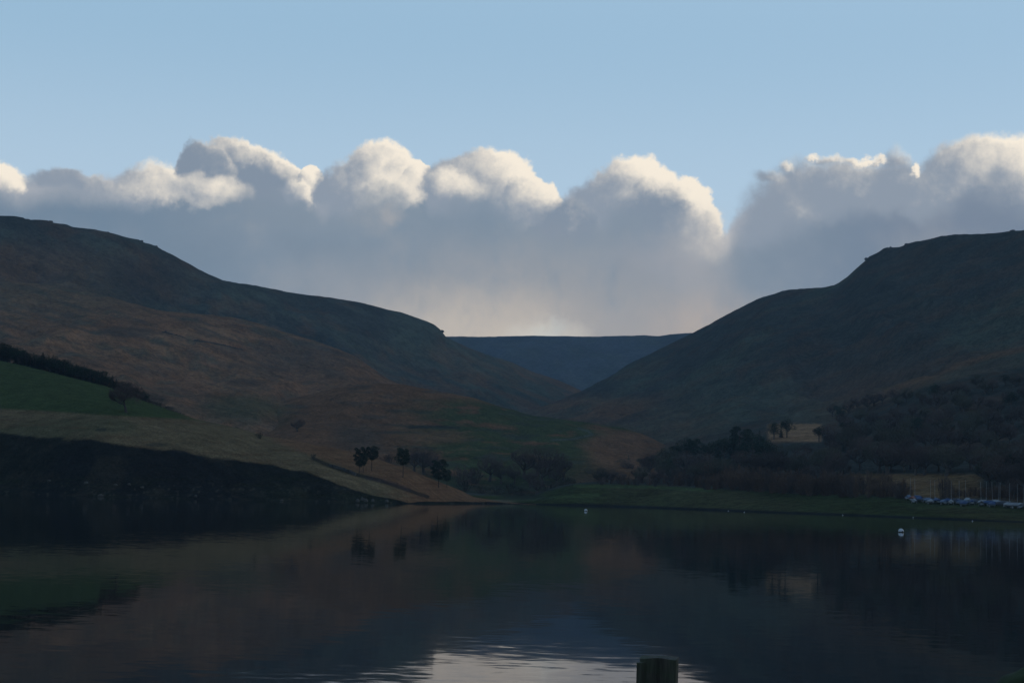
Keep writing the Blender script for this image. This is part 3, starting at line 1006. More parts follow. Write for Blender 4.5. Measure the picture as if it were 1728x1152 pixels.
proto('bare', 4, lambda i: bare_tree(100 + i * 7), M_bark, M_twig)
proto('oak', 1, lambda i: bare_tree(321, 1.25, 5200, .0038, .30), M_bark, M_twig)
proto('olive', 2, lambda i: bare_tree(200 + i * 9, 1.1, 3400, .004), M_bark, M_twig_olive)
proto('pine', 3, lambda i: pine_tree(300 + i * 5, (.42, .5, .36)[i], (.27, .30, .32)[i]), M_pinebark, M_needle)
proto('spruce', 3, lambda i: spruce(400 + i, (.2, .24, .17)[i]), M_bark, M_needle)
proto('holly', 2, lambda i: evergreen_round(500 + i), M_bark, M_needle)
proto('willow', 3, lambda i: scrub_bush(600 + i, spread=(.45, .6, .35)[i]), M_willow, M_willow)
proto('thorn', 2, lambda i: scrub_bush(650 + i, 40, 2200, .6), M_bark, M_twig)
proto('gorse', 2, lambda i: scrub_bush(680 + i, 40, 2400, .75), M_bark, M_scrub)
proto('gold', 1, lambda i: evergreen_round(520), M_bark, M_gold)
NAMES = dict(bare='bare_tree', oak='oak_tree', olive='bare_tree', pine='pine_tree', spruce='spruce_tree', holly='evergreen_tree',
             willow='willow_bush', thorn='thorn_bush', gorse='bush', gold='autumn_tree')
CATS = dict(willow='bush', thorn='bush', gorse='bush')


def tree(kind, loc, h, label, group=None, var=None, wide=1.0, rz=None):
    mt, mc = PROTO[kind][(random.randrange(len(PROTO[kind])) if var is None else var % len(PROTO[kind]))]
    e = empty(NAMES[kind], label, CATS.get(kind, 'tree'), loc, random.uniform(0, 6.28) if rz is None else rz, group)
    e.location.z -= 0.02 * h
    e.scale = (h * wide, h * wide, h)
    for me, nm in ((mt, 'stems' if kind in CATS else 'trunk'), (mc, 'twigs' if kind in CATS else 'crown')):
        o = bpy.data.objects.new(nm, me)
        COL.objects.link(o)
        o.parent = e
    return e


def px_h(p, pxs):
    return p.y / F * pxs


def at(layer, x, y, kind, pxs, label, **kw):
    p = ground(layer, x, y)
    return tree(kind, p, px_h(p, pxs), label, **kw)


# ------------------------------------------------------------------ trees one can point to
at('near_bank', 213, 696, 'oak', 56, 'lone leafless oak with a broad round crown on the green field of the left bank', wide=1.15, rz=1.0)
at('near_bank', 606, 801, 'pine', 47, 'leftmost and tallest pine of the pair on the brown point, crown hanging low', var=2, wide=.75)
at('near_bank', 613, 797, 'pine', 34, 'small pine half hidden beside the tallest pine of the pair on the brown point', var=0, wide=.7)
at('near_bank', 627, 794, 'pine', 41, 'slimmer right-hand pine of the pair, bare trunk and level-topped crown', var=1, wide=.95)
at('near_bank', 680, 806, 'pine', 50, 'solitary long-trunked pine midway between the pine pair and the last pine', var=1, wide=.85)
at('near_bank', 740, 823, 'pine', 48, 'last pine toward the tip of the brown point, wide ragged crown', var=2, wide=1.0)
at('near_bank', 754, 822, 'pine', 30, 'smallest pine beside the last one near the tip of the brown point', var=0, wide=.9)
at('near_bank', 438, 740, 'gorse', 12, 'small dark rounded bush alone on the skyline of the left bank')
at('near_bank', 529, 773, 'gorse', 9, 'tiny dark bush at the upper end of the low wall on the left bank')
at('knoll', 502, 728, 'bare', 27, 'lone purple-brown shrubby tree on the slope above the left bank', wide=1.3)
at('knoll', 905, 834, 'bare', 34, 'low leafless tree leaning over the far shore beside the grassy bank', wide=1.15)
at('knoll', 951, 812, 'gold', 24, 'small tree still carrying golden leaves at the edge of the bare thicket', wide=.6)
at('knoll', 990, 838, 'gorse', 7, 'tiny bush on the grass close to the far shore behind the small buoy')
g1 = 'bare trees in the hollow behind the pines'
for (x, y, hh, w, pos) in ((700, 797, 46, 1.1, 'left'), (716, 800, 50, 1.2, 'middle'), (732, 805, 44, 1.1, 'right')):
    at('knoll', x, y, 'bare', hh, pos + ' one of three merging purple-brown bare trees behind the last pines', group=g1, wide=w)
for (x, y, hh, lb) in ((655, 786, 22, 'low dark bush between the pine pair and the solitary pine'), (780, 818, 36, 'rounded bare bush right of the last pine'),
                       (800, 816, 30, 'lower bare bush beside the rounded one right of the last pine')):
    at('knoll', x, y, 'thorn', hh, lb, wide=1.1)
g2 = 'bare trees at the head of the water'
HW = ((826, 812, 52, 1.1), (845, 816, 44, 1.0), (884, 806, 58, 1.1), (906, 802, 56, 1.2), (928, 806, 58, 1.15), (950, 810, 46, 1.0), (868, 816, 40, 1.),
                      (915, 816, 44, 1.0), (895, 822, 36, 1.1), (938, 818, 36, 1.1))
for (x, y, hh, w) in HW:
    at('knoll', x, y, 'bare', hh, 'leafless tree, ' + nth([q[0] for q in HW], x) + ' in the clump at the water head', group=g2, wide=w)
SC = ((785, 828, 18), (812, 832, 16), (838, 834, 17), (862, 832, 18), (880, 836, 14), (925, 832, 18), (945, 826, 16), (960, 822, 18))
for (x, y, hh) in SC:
    at('knoll', x, y, 'gorse', hh, 'dark bush, ' + nth([q[0] for q in SC], x) + ' at the foot of the far clump of bare trees', group='scrub at the head of the water', wide=1.5)

# evergreen pair by the little brown field
at('right_hill', 1306, 741, 'holly', 31, 'rounder evergreen nearer the left edge of the little brown field', wide=1.25, var=0)
at('right_hill', 1318, 738, 'spruce', 27, 'slim evergreen squeezed between the two rounder ones at the little brown field', wide=1.1)
at('right_hill', 1328, 738, 'holly', 36, 'taller evergreen overlapping the little brown field on its left side', wide=1.0, var=1)
at('right_hill', 1597, 802, 'olive', 58, 'wide-crowned greenish bare tree standing behind the brown field above the boats', wide=1.35, var=0)
at('right_hill', 1497, 800, 'bare', 62, 'dark thick-trunked bare tree at the left end of the brown field above the boats', wide=1.15, var=0)
for (x, y, hh, lb) in ((1545, 801, 54, 'slender bare tree with a straight trunk behind the brown field above the boats'),
                       (1560, 801, 50, 'leaning bare tree just left of the wide-crowned one behind the brown field')):
    at('right_hill', x, y, 'bare', hh, lb, wide=1.0)
at('right_hill', 1592, 846, 'thorn', 52, 'tall dark narrow bush rising among the masts of the boat park', wide=.38, var=0)
at('right_hill', 1601, 847, 'thorn', 42, 'lower dark bush close beside the tall one among the masts', wide=.42, var=1)

# conifer belt above the green field
g3 = 'conifers of the dark belt above the green field'
for i in range(84):
    x = -20 + i * 3.15 + random.uniform(-2, 2)
    hp = float(tbl([(-20, 27), (60, 25), (120, 24), (180, 19), (230, 14), (250, 9)], x)) * random.uniform(.7, 1.08)
    p = ground_t('near_bank', x, 4.0)
    p.y += random.uniform(-1, 5)
    tree('holly' if random.random() < .35 else 'spruce', p, px_h(p, hp * 1.12 + 2), 'dark evergreen in the belt running along the top of the green field', group=g3, wide=random.uniform(1.3, 2.4))
for i in range(14):
    x = 232 + i * 6.5
    p = ground_t('near_bank', x, 4.05)
    tree('gorse', p, px_h(p, random.uniform(5, 9) * (1 if x < 290 else .5)), 'low dark scrub trailing down from the conifer belt past the oak', group='scrub below the conifer belt', wide=1.6)

# conifers on the right slope
g4 = 'conifers on the slope right of the knoll'
for (x, y, hh, k) in ((1158, 782, 50, 'holly'), (1170, 780, 40, 'pine'), (1185, 784, 40, 'spruce'), (1197, 783, 44, 'holly'), (1212, 783, 50, 'spruce'),
                      (1222, 782, 52, 'holly'), (1236, 781, 58, 'spruce'), (1248, 780, 60, 'pine'), (1259, 780, 56, 'spruce'), (1270, 781, 60, 'holly'),
                      (1281, 781, 58, 'spruce'), (1290, 785, 50, 'holly'), (1122, 786, 34, 'holly'), (1140, 786, 34, 'pine'), (1048, 802, 30, 'holly'), (1060, 800, 34, 'spruce'),
                      (1086, 800, 30, 'holly'), (1100, 797, 34, 'holly'), (1018, 808, 24, 'holly'), (1175, 800, 36, 'holly'), (1205, 806, 36, 'spruce'),
                      (1382, 745, 30, 'holly'), (1432, 748, 40, 'holly'), (1425, 760, 36, 'spruce'), (1150, 800, 40, 'spruce'), (1128, 804, 36, 'holly')):
    lb = {'holly': 'dark rounded evergreen in the mixed wood on the right-hand slope', 'pine': 'dark pine in the mixed wood on the right-hand slope',
          'spruce': 'dark pointed conifer in the mixed wood on the right-hand slope'}[k]
    at('right_hill', x, y, k, hh, lb, group=g4, wide=1.15)

# leafless wood over the right shore: rows of trees up the slope, open where the brown fields lie
g5 = 'leafless trees of the wood over the right shore'
rowsW = [  # x0, x1, n, base y0, base y1, spread, height px, where
    (1400, 1770, 26, 706, 640, 9, 26, 'high edge of the wood under the light spur'), (1395, 1785, 24, 728, 680, 10, 34, 'upper part of the right-hand wood'),
    (1385, 1800, 24, 752, 716, 10, 42, 'middle of the right-hand wood'), (1290, 1800, 26, 778, 752, 8, 46, 'middle of the right-hand wood'),
    (1040, 1420, 22, 806, 800, 5, 42, 'wood behind the scrub belt'), (1180, 1440, 14, 812, 808, 4, 42, 'wood behind the scrub belt'),
    (1655, 1800, 10, 806, 802, 4, 62, 'wood at the right edge of the photo'), (1660, 1800, 9, 826, 824, 4, 60, 'wood at the right edge of the photo'),
    (985, 1200, 14, 814, 812, 3, 28, 'low wood at the left end of the grassy shore'), (1440, 1660, 10, 796, 792, 4, 52, 'wood behind the brown field above the boats'),
    (1704, 1800, 5, 842, 846, 2, 52, 'wood at the right edge of the photo')]
for (xa, xb, n, ya, yb, sp, hh, where) in rowsW:
    for i in range(n):
        f = (i + random.uniform(.0, 1.0)) / n
        x = xa + (xb - xa) * f; y = ya + (yb - ya) * f + random.uniform(-sp, sp)
        h2 = hh * random.uniform(.7, 1.2)
        if 1290 < x < 1400 and 700 < y < 790:
            if y < 765: continue
            h2 = max(12, (y - 742) * random.uniform(.8, 1.0))
        k = 'olive' if random.random() < .25 else ('holly' if random.random() < .08 else 'bare')
        at('right_hill', x, y, k, h2, {'olive': 'greenish leafless tree in the ', 'holly': 'dark evergreen in the ', 'bare': 'dark leafless tree in the '}[k] + where,
           group=g5, wide=random.uniform(1.0, 1.3))
# willow scrub along the grass
g6 = 'willow scrub along the back of the grassy shore'
for i in range(64):
    x = 1000 + i * 8.6 + random.uniform(-3, 3)
    if x > 1532: break
    y = float(tbl(GR_T, x)) - random.uniform(0, 7)
    hh = float(tbl([(1000, 14), (1100, 20), (1200, 30), (1300, 38), (1400, 40), (1460, 30), (1530, 32)], x)) * random.uniform(.75, 1.1)
    at('right_hill', x, y, 'willow' if random.random() < .75 else 'thorn', hh, ('thin-stemmed scrub at the ' + ('left end' if x < 1150 else 'middle' if x < 1330 else 'right part' if x < 1440 else 'end nearest the boats') + ' of the belt behind the grassy shore'), group=g6, wide=random.uniform(.7, 1.1))
for i in range(26):
    x = 1180 + i * 13 + random.uniform(-4, 4)
    at('right_hill', x, float(tbl(GR_T, x)) - random.uniform(8, 16), 'willow', random.uniform(26, 42), ('thin-stemmed scrub at the ' + ('left end' if x < 1150 else 'middle' if x < 1330 else 'right part' if x < 1440 else 'end nearest the boats') + ' of the belt behind the grassy shore'), group=g6, wide=.9)
for i in range(16):
    x = 1610 + i * 9
    at('right_hill', x, 838 + random.uniform(-2, 3), 'willow', random.uniform(14, 24), 'low scrub behind the right half of the boat park', group='scrub behind the boat park', wide=1.2)

# ------------------------------------------------------------------ rocks
M_rock = mottled('gritstone', (.035, .035, .033), (.075, .072, .066), .8, bump=.5)
M_pale = mottled('pale_stone', (.045, .045, .040), (.085, .082, .072), 3, bump=.4)


def boulder(name, loc, size, seed, mat, sub=3, rough=.28, lumps=1.6):
    import bmesh
    bm = bmesh.new()
    bmesh.ops.create_icosphere(bm, subdivisions=sub, radius=1)
    r = np.random.default_rng(seed)
    co = np.array([v.co[:] for v in bm.verts])
    o1, o2, o3 = r.uniform(0, 50, 3)
    n = fbm(co[:, 0] * lumps + o1 + co[:, 2] * .7, co[:, 1] * lumps + o2 + co[:, 2] * 1.1, seed, 4) - .5
    # flatten against a few random planes for a broken look
    for k in range(7):
        d = unit(r.normal(0, 1, 3)); lim = r.uniform(.62, .9)
        over = np.maximum(co @ d - lim, 0)
        co = co - over[:, None] * d * .9
    co = co * (1 + n[:, None] * rough * 2) * np.array(size)
    for v, c in zip(bm.verts, co): v.co = c
    me = bpy.data.meshes.new(name); bm.to_mesh(me); bm.free()
    me.materials.append(mat)
    me.polygons.foreach_set('use_smooth', [sub > 3] * len(me.polygons))
    o = bpy.data.objects.new(name, me); COL.objects.link(o)
    o.location = loc
    return o


def crag(layer, x, T, wpx, hpx, label, seed, group=None):
    p = ground_t(layer, x, T)
    s = p.y / F
    w, h = wpx * s, hpx * s * .8
    p.z -= .2 * h
    e = empty('rock_outcrop', label, 'rocks', p, 0, group)
    r = random.Random(seed)
    n = max(2, int(wpx / 6))
    for i in range(n):
        f = (i + .5) / n - .5
        hh = h * (1 - abs(f) * .9) * r.uniform(.7, 1.1)
        o = boulder('boulder', (f * w, r.uniform(-3, 3), hh * .2), (w / n * .75, w / n * .7, hh * .9), seed * 10 + i, M_rock, 2)
        o.parent = e
    return e


for (x, w, h, lb) in ((41, 12, 4, 'flat crag on the skyline at the far left of the left hill'), (80, 12, 4, 'second low crag along the left hill skyline'),
                      (110, 8, 3, 'small crag just right of the second one on the left hill skyline'), (180, 10, 3, 'low crag where the left hill skyline begins to fall'),
                      (236, 10, 5, 'stepped crag on the falling skyline of the left hill'), (262, 9, 4, 'last crag before the left hill skyline drops steeply'),
                      (744, 10, 5, 'rocky nose where the left hill meets the far moor')):
    crag('left_hill', x, 3.0, w, h, lb, int(x))
for (x, w, h, lb) in ((1500, 9, 8, 'small tor standing up at the shoulder of the right hill skyline'), (1532, 14, 4, 'low crag right of the tor on the right hill'),
                      (1463, 10, 5, 'crag on the steep edge below the tor of the right hill'), (1416, 6, 3, 'tiny crag at the foot of the steep edge on the right hill'),
                      (1712, 16, 8, 'blocky crag on the right hill skyline near the edge of the photo'), (1690, 10, 4, 'low crag left of the blocky one on the right hill'),
                      (1665, 8, 3, 'smallest crag left of the blocky one on the right hill')):
    crag('right_hill', x, 8.0, w, h, lb, int(x))

for i, (x, y, s) in enumerate(((170, 838, 1.0), (83, 812, .6), (145, 816, .7), (195, 819, .6), (218, 818, .6), (240, 823, .6), (603, 846, .7), (611, 844, .7), (617, 846, .7),
                               (629, 846, .6), (653, 847, .6), (475, 845, .6), (330, 838, .6))):
    p = ground('near_bank', x, y)
    o = boulder('boulder', p + Vector((0, 0, s * .25)), (s * .8, s * .6, s * .55 * (1.8 if 600 < x < 660 else 1)), 900 + i, M_pale, 2)
    lb = ('largest pale boulder at the waterline of the dark left bank' if i == 0 else
          ('small upright pale stone in the row at the tip of the dark bank' if 600 < x < 660 else 'small pale stone on the dark left bank'))
    tag(o, lb, 'stone', None if i == 0 else ('upright stones at the tip of the dark bank' if 600 < x < 660 else 'stones on the dark bank'))


# ------------------------------------------------------------------ dry stone walls
def wall(pts, layer, hpx, label, seed):
    r = random.Random(seed)
    b = Buf()
    P3 = []
    for (a, c) in zip(pts[:-1], pts[1:]):
        n = max(2, int(math.hypot(c[0] - a[0], c[1] - a[1]) / 3))
        for i in range(n):
            f = i / n
            P3.append(ground(layer, a[0] + (c[0] - a[0]) * f, a[1] + (c[1] - a[1]) * f))
    P3.append(ground(layer, *pts[-1]))
    for p, q in zip(P3[:-1], P3[1:]):
        m = (p + q) / 2; h = px_h(m, hpx) * r.uniform(.8, 1.15)
        L = (q - p).length
        b.box((m.x, m.y, m.z + h * .3), (L * 1.05, .7 + h * .1, h * 1.4), math.atan2(q.y - p.y, q.x - p.x))
    o = b.build('dry_stone_wall', M_rock)
    tag(o, label, 'wall')


wall([(273, 560), (290, 564), (309, 569)], 'bracken_slope', 1.4, 'short upper piece of ruined stone wall on the brown slope', 1)
wall([(328, 575), (350, 578), (380, 584), (410, 591)], 'bracken_slope', 2.0, 'longer lower piece of ruined stone wall on the brown slope', 2)
wall([(556, 786), (570, 790), (585, 795), (600, 802)], 'near_bank', 4.0, 'dark stone wall just left of and below the pine pair', 3)

# ------------------------------------------------------------------ dinghy park
M_hull = mottled('hull_white', (.15, .165, .18), (.26, .28, .30), 1.5, rough=.4, spec=.4, rnd=.2)
COVER = {k: mottled('cover_' + k, c, tuple(v * 1.3 for v in c), 1.2, rough=.7, rnd=.15) for k, c in
         dict(blue=(.022, .042, .095), pale=(.07, .10, .15), white=(.17, .18, .19), grey=(.04, .043, .05), orange=(.16, .05, .025)).items()}
M_mast = mottled('mast_alloy', (.20, .20, .20), (.28, .28, .28), 3, rough=.45, spec=.5)


def hull_mesh():
    b = Buf()
    L, Bm = 4.3, 1.55
    N = 10
    for i in range(N):
        t = i / (N - 1)
        w = Bm / 2 * (1 - max(0, (t - .45) / .55) ** 2.2) * (.82 + .18 * min(1, t / .3)) + .02
        x = -L / 2 + L * t
        keel = .02 + .28 * max(0, (t - .6) / .4) ** 2
        for (yy, zz) in ((-w, .50), (-w * .88, .26), (-w * .42, .06 + keel), (0, keel), (w * .42, .06 + keel), (w * .88, .26), (w, .50)):
            b.v.append((x, yy, zz + .28 + (.12 * max(0, t - .5) if zz == .5 else 0)))
    for i in range(N - 1):
        for k in range(6):
            a = i * 7 + k
            b.f.append((a, a + 1, a + 8, a + 7))
    b.f.append(tuple(range(7)))
    return b


def cover_mesh():
    b = Buf()
    L, Bm = 4.3, 1.62
    N = 10
    for i in range(N):
        t = i / (N - 1)
        w = Bm / 2 * (1 - max(0, (t - .45) / .55) ** 2.2) * (.84 + .16 * min(1, t / .3)) + .03
        x = -L / 2 + L * t
        ridge = .62 * math.sin(math.pi * min(1, (t * .8 + .16))) ** .8
        for (yy, zz) in ((-w, -.16), (-w, .02), (-w * .5, ridge * .55), (0, ridge), (w * .5, ridge * .55), (w, .02), (w, -.16)):
            b.v.append((x, yy, zz + .80 + .06 * max(0, t - .5)))
    for i in range(N - 1):
        for k in range(6):
            a = i * 7 + k
            b.f.append((a, a + 7, a + 8, a + 1))
    b.f.append(tuple(range(7))[::-1])
    return b


hb, cb_ = hull_mesh(), cover_mesh()
mb = Buf()
mb.tube([(.75, 0, .5), (.75, 0, 6.3)], [.045, .03], 6)
mb.tube([(.75, 0, 1.45), (-1.9, 0, 1.35)], [.04, .035], 5)
tb_ = Buf()
tb_.tube([(1.4, 0, .32), (-.9, 0, .30), (-1.0, 0, .30)], [.04, .04, .04], 5)
tb_.box((-.5, .75, .22), (.44, .12, .44)); tb_.box((-.5, -.75, .22), (.44, .12, .44)); tb_.tube([(-.5, -.75, .26), (-.5, .75, .26)], [.03, .03], 4)
M_mesh = {}
for nm, b, m_ in (('hull', hb, M_hull), ('mast', mb, M_mast), ('trolley', tb_, M_mast)):
    me = bpy.data.meshes.new(nm); me.from_pydata([tuple(v) for v in b.v], [], b.f); me.materials.append(m_); M_mesh[nm] = me
for k in COVER:
    me = bpy.data.meshes.new('cover'); me.from_pydata([tuple(v) for v in cb_.v], [], cb_.f); me.materials.append(COVER[k]); M_mesh['cover_' + k] = me

boats = [  # x, y, cover, mast
    (1534, 843, 'pale', 1), (1541, 845, 'orange', 0), (1547, 844, 'blue', 1), (1552, 846, 'blue', 0), (1543, 849, 'white', 0), (1561, 847, 'grey', 0), (1568, 848, 'pale', 1),
    (1571, 850, 'white', 0), (1579, 848, 'blue', 1), (1584, 849, 'blue', 0), (1591, 851, 'pale', 0), (1598, 849, 'blue', 0), (1605, 851, 'white', 1), (1612, 849, 'grey', 0),
    (1618, 850, 'blue', 1), (1624, 852, 'pale', 0), (1627, 854, 'blue', 0), (1632, 848, 'white', 1), (1640, 851, 'blue', 0), (1645, 850, 'grey', 0), (1656, 853, 'grey', 1),
    (1661, 852, 'white', 1), (1671, 853, 'blue', 1), (1675, 855, 'blue', 0), (1682, 852, 'white', 1), (1692, 854, 'grey', 1), (1700, 856, 'white', 0), (1704, 855, 'grey', 1),
    (1712, 857, 'white', 1), (1720, 857, 'white', 0), (1726, 858, 'grey', 1)]
rb = random.Random(5)
for (x, y, cv, ms) in boats:
    y2 = min(y, float(tbl(GR_T, x)) + 2.5)
    p = ground('right_hill', x, y2)
    cw = dict(blue='blue', pale='pale blue', white='white', grey='grey', orange='orange-red')[cv]
    k = sorted(range(len(boats)), key=lambda q: boats[q][0]).index(boats.index((x, y, cv, ms)))
    pos = ('leftmost' if k == 0 else 'rightmost' if k == len(boats) - 1 else ORD[k] + ' from the left')
    lb = f'{cw} covered dinghy{", mast up" if ms else ""}, {pos} in the boat park'
    e = empty('dinghy', lb, 'boat', p, rb.gauss(1.57, .5) + (math.pi if rb.random() < .5 else 0), 'dinghies parked ashore on the right bank')
    e.scale = (.9, .9, 1)
    for nm in ['hull', 'cover_' + cv, 'trolley'] + (['mast'] if ms else []):
        o = bpy.data.objects.new(nm.split('_')[0], M_mesh[nm]); COL.objects.link(o); o.parent = e
        if nm == 'mast': o.rotation_euler = (rb.uniform(-.03, .03), rb.uniform(-.04, .04), 0)

# ------------------------------------------------------------------ water, ground sheet, embankment
hi_z = max(float(L['Z'].max()) for L in LAYERS.values())
gm = mottled('valley_floor', (.04, .045, .03), (.06, .055, .04), .02, vec='Object')
gs = new_obj('ground', [(-12000, -6000, -3), (12000, -6000, -3), (12000, 14000, -3), (-12000, 14000, -3)], [(0, 1, 2, 3)], gm)
gs['kind'] = 'structure'


def water():
    m, g, b = principled('reservoir_water', (.0035, .005, .006), 0.036, 0.40)
    b.inputs['IOR'].default_value = 1.333
    geo = g.node('ShaderNodeNewGeometry')
    pos = geo.outputs['Position']
    f1 = g.noise(g.vm('MULTIPLY', pos, (1.7, 3.3, 1)), 1.0, 2, 0.5, 'Color')
    f2 = g.noise(g.vm('MULTIPLY', pos, (0.28, 0.75, 1)), 1.0, 2, 0.5, 'Color')
    f3 = g.noise(g.vm('MULTIPLY', pos, (0.03, 0.07, 1)), 1.0, 2, 0.5)
    calm = g.m('MULTIPLY_ADD', g.step(f3, 0.35, 0.65), 0.7, 0.55)
    v = g.vm('ADD', g.vm('MULTIPLY', g.vm('SUBTRACT', f1, (.5, .5, .5)), (.0042, .0200, 0)),
             g.vm('MULTIPLY', g.vm('SUBTRACT', f2, (.5, .5, .5)), (.0014, .0045, 0)))
    v = g.vm('SCALE', v, None, calm)
    nrm = g.vm('NORMALIZE', g.vm('ADD', g.vm('MULTIPLY', v, (1, 1, 0)), (0, 0, 1)))
    g.l.new(nrm, b.inputs['Normal'])
    n = 2
    o = new_obj('water', [(-2500, 9, 0), (2500, 9, 0), (2500, 640, 0), (-2500, 640, 0)], [(0, 1, 2, 3)], m)
    o['kind'] = 'structure'


water()


def embankment():
    b = Buf()
    xs = np.linspace(-120, 120, 241); ys = [-40, -10, -3, 0, 2, 4, 6, 8, 9.5, 10.6, 11.5, 12.5, 13.5, 15, 18]
    zs = [1.2, 1.3, 1.35, 1.35, 1.35, 1.35, 1.33, 1.32, 1.3, 1.2, .9, .45, .0, -.6, -2.2]
    X, Yv = np.meshgrid(xs, ys); Z = np.array(zs)[:, None] * np.ones_like(X)
    Z = Z + (fbm(X / 1.5, Yv / 1.5, 77, 4) - .5) * .10
    nr, nc = X.shape
    V = np.stack([X, Yv, Z], -1).reshape(-1, 3)
    idx = np.arange(nr * nc).reshape(nr, nc)
    q = np.stack([idx[:-1, :-1], idx[:-1, 1:], idx[1:, 1:], idx[1:, :-1]], -1).reshape(-1, 4)
    m = mottled('embankment_turf', (.04, .055, .028), (.075, .07, .04), 3, bump=.6)
    o = new_obj('embankment', V, [tuple(int(i) for i in f) for f in q], m, smooth=True)
    o['kind'] = 'structure'


embankment()

# ------------------------------------------------------------------ buoys
M_buoy = mottled('buoy_white', (.34, .36, .38), (.50, .52, .54), 3, rough=.4, spec=.4)
M_band = mottled('buoy_weed', (.02, .022, .018), (.04, .04, .03), 4, rough=.7)
M_steel = mottled('galvanised_steel', (.18, .18, .19), (.28, .28, .29), 8, rough=.5, spec=.5)


def ball(b, c, r, z0, z1, n=20, m=9, sq=1.0):
    base = len(b.v)
    for j in range(m + 1):
        z = z0 + (z1 - z0) * j / m
        rr = math.sqrt(max(1e-6, 1 - z * z))
        for k in range(n):
            t = 2 * math.pi * k / n
            b.v.append((c[0] + r * rr * math.cos(t), c[1] + r * rr * math.sin(t), c[2] + r * z * sq))
    for j in range(m):
        for k in range(n):
            b.f.append((base + j * n + k, base + j * n + (k + 1) % n, base + (j + 1) * n + (k + 1) % n, base + (j + 1) * n + k))
    b.f.append(tuple(base + m * n + k for k in range(n)))
    b.f.append(tuple(base + k for k in range(n))[::-1])


def buoy(x, y, r, label, detailed=True, group=None):
    d = float(water_d(x, y))
    X, Y, Z = P(x, y, d)
    e = empty('buoy', label, 'buoy', (float(X), float(Y), 0), .4, group)
    b = Buf(); ball(b, (0, 0, r * .35), r, -.18, .999); b.build('float', M_buoy, e, True)
    b = Buf(); ball(b, (0, 0, r * .35), r * .985, -.95, -.15); b.build('weed_band', M_band, e, True)
    if detailed:
        b = Buf()
        b.tube([(0, 0, r * 1.30), (0, 0, r * 1.42)], [r * .16, r * .13], 10)
        ring = [(r * .12 * math.cos(t), 0, r * 1.52 + r * .12 * math.sin(t)) for t in np.linspace(-math.pi / 2, 1.5 * math.pi, 11)]
        b.tube(ring, [r * .03] * 11, 5)
        b.build('mooring_eye', M_steel, e, True)
        b = Buf(); b.tube([(0, -r * .99, r * .62), (0, -r * 1.0, r * .25)], [r * .2, r * .17], 8); b.build('number_patch', M_band, e, True)
    return e


buoy(1520.5, 897.5, .31, 'large white round mooring buoy out on the water at the right')
buoy(988.5, 862.0, .34, 'white buoy near the far shore just right of the middle')
for i, (x, y, s, lb) in enumerate(((1229, 861.8, .13, 'leftmost of the tiny white floats close to the right shore'),
                                   (1256, 864, .13, 'tiny white float second from the left close to the right shore'),
                                   (1422, 869, .14, 'tiny white float close to the shore just left of the boats'),
                                   (1541, 873.5, .16, 'tiny white float close inshore below the left end of the boats'),
                                   (1596, 875.5, .15, 'tiny white float inshore below the tall bush among the masts'),
                                   (1641, 879, .12, 'faintest tiny float inshore below the middle of the boats'))):
    buoy(x, y, s, lb, False, 'floats close to the right shore')

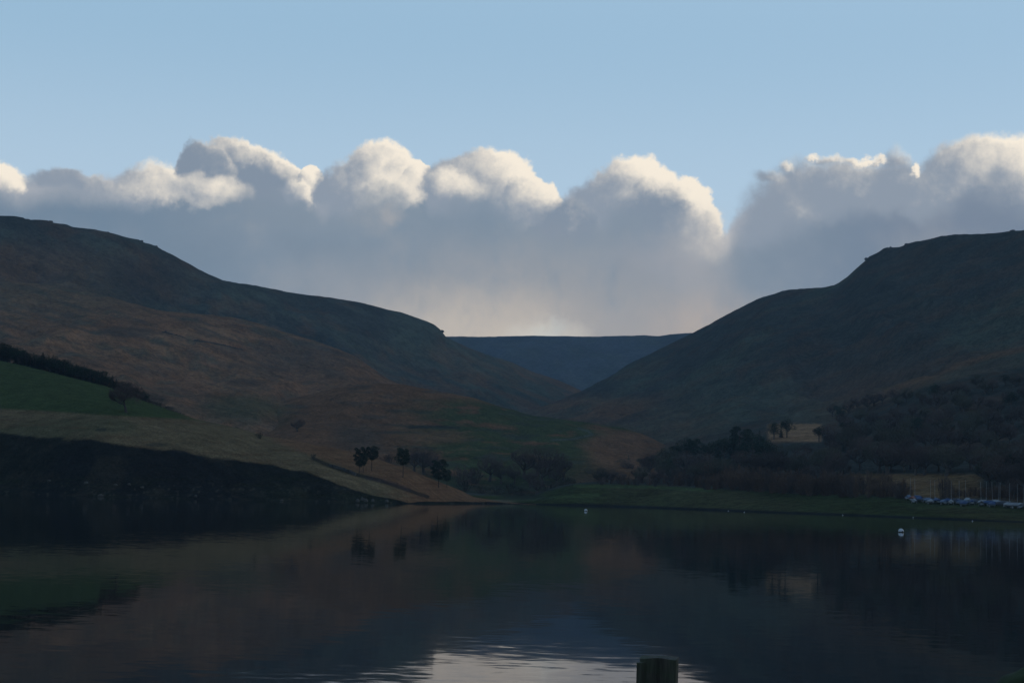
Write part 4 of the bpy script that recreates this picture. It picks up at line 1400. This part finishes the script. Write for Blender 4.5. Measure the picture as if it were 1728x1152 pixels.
# ------------------------------------------------------------------ fence post and boulder in front
def post():
    import bmesh
    m, g, b = principled('weathered_post', (.05, .05, .04), .9, .2)
    tc = g.node('ShaderNodeTexCoord')
    gr = g.noise(g.vm('MULTIPLY', tc.outputs['Object'], (1, 1, .09)), 90, 5, .6)
    alg = g.noise(tc.outputs['Object'], 9, 5, .6)
    c = g.mix(g.step(gr, .3, .7), (.022, .020, .017), (.062, .056, .046))
    c = g.mix(g.m('MULTIPLY', g.step(alg, .42, .65), .6), c, (.035, .055, .026))
    c = g.mix(g.m('MULTIPLY', g.step(g.noise(g.vm('MULTIPLY', tc.outputs['Object'], (1, 1, .3)), 22, 4, .6), .58, .72), .5), c, (.10, .11, .10))
    g.put(b.inputs['Base Color'], c)
    bn = g.node('ShaderNodeBump'); bn.inputs['Strength'].default_value = .7; bn.inputs['Distance'].default_value = .004
    g.put(bn.inputs['Height'], gr); g.l.new(bn.outputs[0], b.inputs['Normal'])
    bm = bmesh.new()
    bmesh.ops.create_cube(bm, size=1)
    d = 4.8
    X, Y, Z = P(1105, 1107.5, d)
    top, bot = float(Z), 1.1
    for v in bm.verts:
        v.co = (v.co.x * .108, v.co.y * .10, bot + (v.co.z + .5) * (top - bot))
    bmesh.ops.subdivide_edges(bm, edges=bm.edges[:], cuts=7, use_grid_fill=True)
    co = np.array([v.co[:] for v in bm.verts])
    n = fbm(co[:, 0] * 25 + 5, co[:, 1] * 25 + co[:, 2] * 3, 5, 3) - .5
    for v, k in zip(bm.verts, n):
        ang = abs(v.co.x) / .054 + abs(v.co.y) / .05
        if ang > 1.9: v.co.x *= .94; v.co.y *= .94
        if v.co.z > top - .001:
            v.co.z += k * .006 - max(0, ang - 1.2) * .003
        else:
            v.co.x += k * .003; v.co.y += k * .003
    bmesh.ops.transform(bm, matrix=Matrix.Rotation(R(-9), 4, 'Z'), verts=bm.verts)
    me = bpy.data.meshes.new('fence_post'); bm.to_mesh(me); bm.free()
    me.materials.append(m)
    o = bpy.data.objects.new('fence_post', me); COL.objects.link(o)
    o.location = (float(X), d, 0)
    o.rotation_euler = (0, R(.3), 0)
    tag(o, 'weathered square wooden post with green algae standing in front of the water', 'post')
    # split face strip on the post's left corner
    b2 = Buf(); b2.box((0, 0, 0), (.014, .05, .5))
    s = b2.build('split_strip', m, o)
    s.location = (-.0545, -.045, top - .262)
    s.rotation_euler = (0, 0, R(-24))


post()
M_moss = mottled('mossy_rock', (.012, .020, .008), (.030, .042, .018), 9, bump=.8)
X, Y, Z = P(1768, 1190, 9.4)
o = boulder('boulder', (float(X), 9.4, 1.45), (.42, .42, float(Z) - 1.45 + .25), 4, M_moss, 5, .10, 2.6)
tag(o, 'dark boulder covered in green moss, cut by the bottom right corner', 'boulder')

# ------------------------------------------------------------------ haze
hz = 350.0 if hi_z < 340 else hi_z + 12
hb_ = Buf()
hb_.box((0, 2600, (hz - 4) / 2), (9000, 6600, hz + 4))
hm = bpy.data.materials.new('haze_air'); hm.use_nodes = True
nt = hm.node_tree; nt.nodes.clear()
pv = nt.nodes.new('ShaderNodeVolumePrincipled')
pv.inputs['Color'].default_value = (.50, .73, .95, 1)
pv.inputs['Density'].default_value = 7.5e-5
pv.inputs['Anisotropy'].default_value = 0.0
on = nt.nodes.new('ShaderNodeOutputMaterial')
nt.links.new(pv.outputs[0], on.inputs['Volume'])
ho = hb_.build('haze', hm)
ho['kind'] = 'stuff'
print('highest', hi_z, 'objects', len(bpy.data.objects))
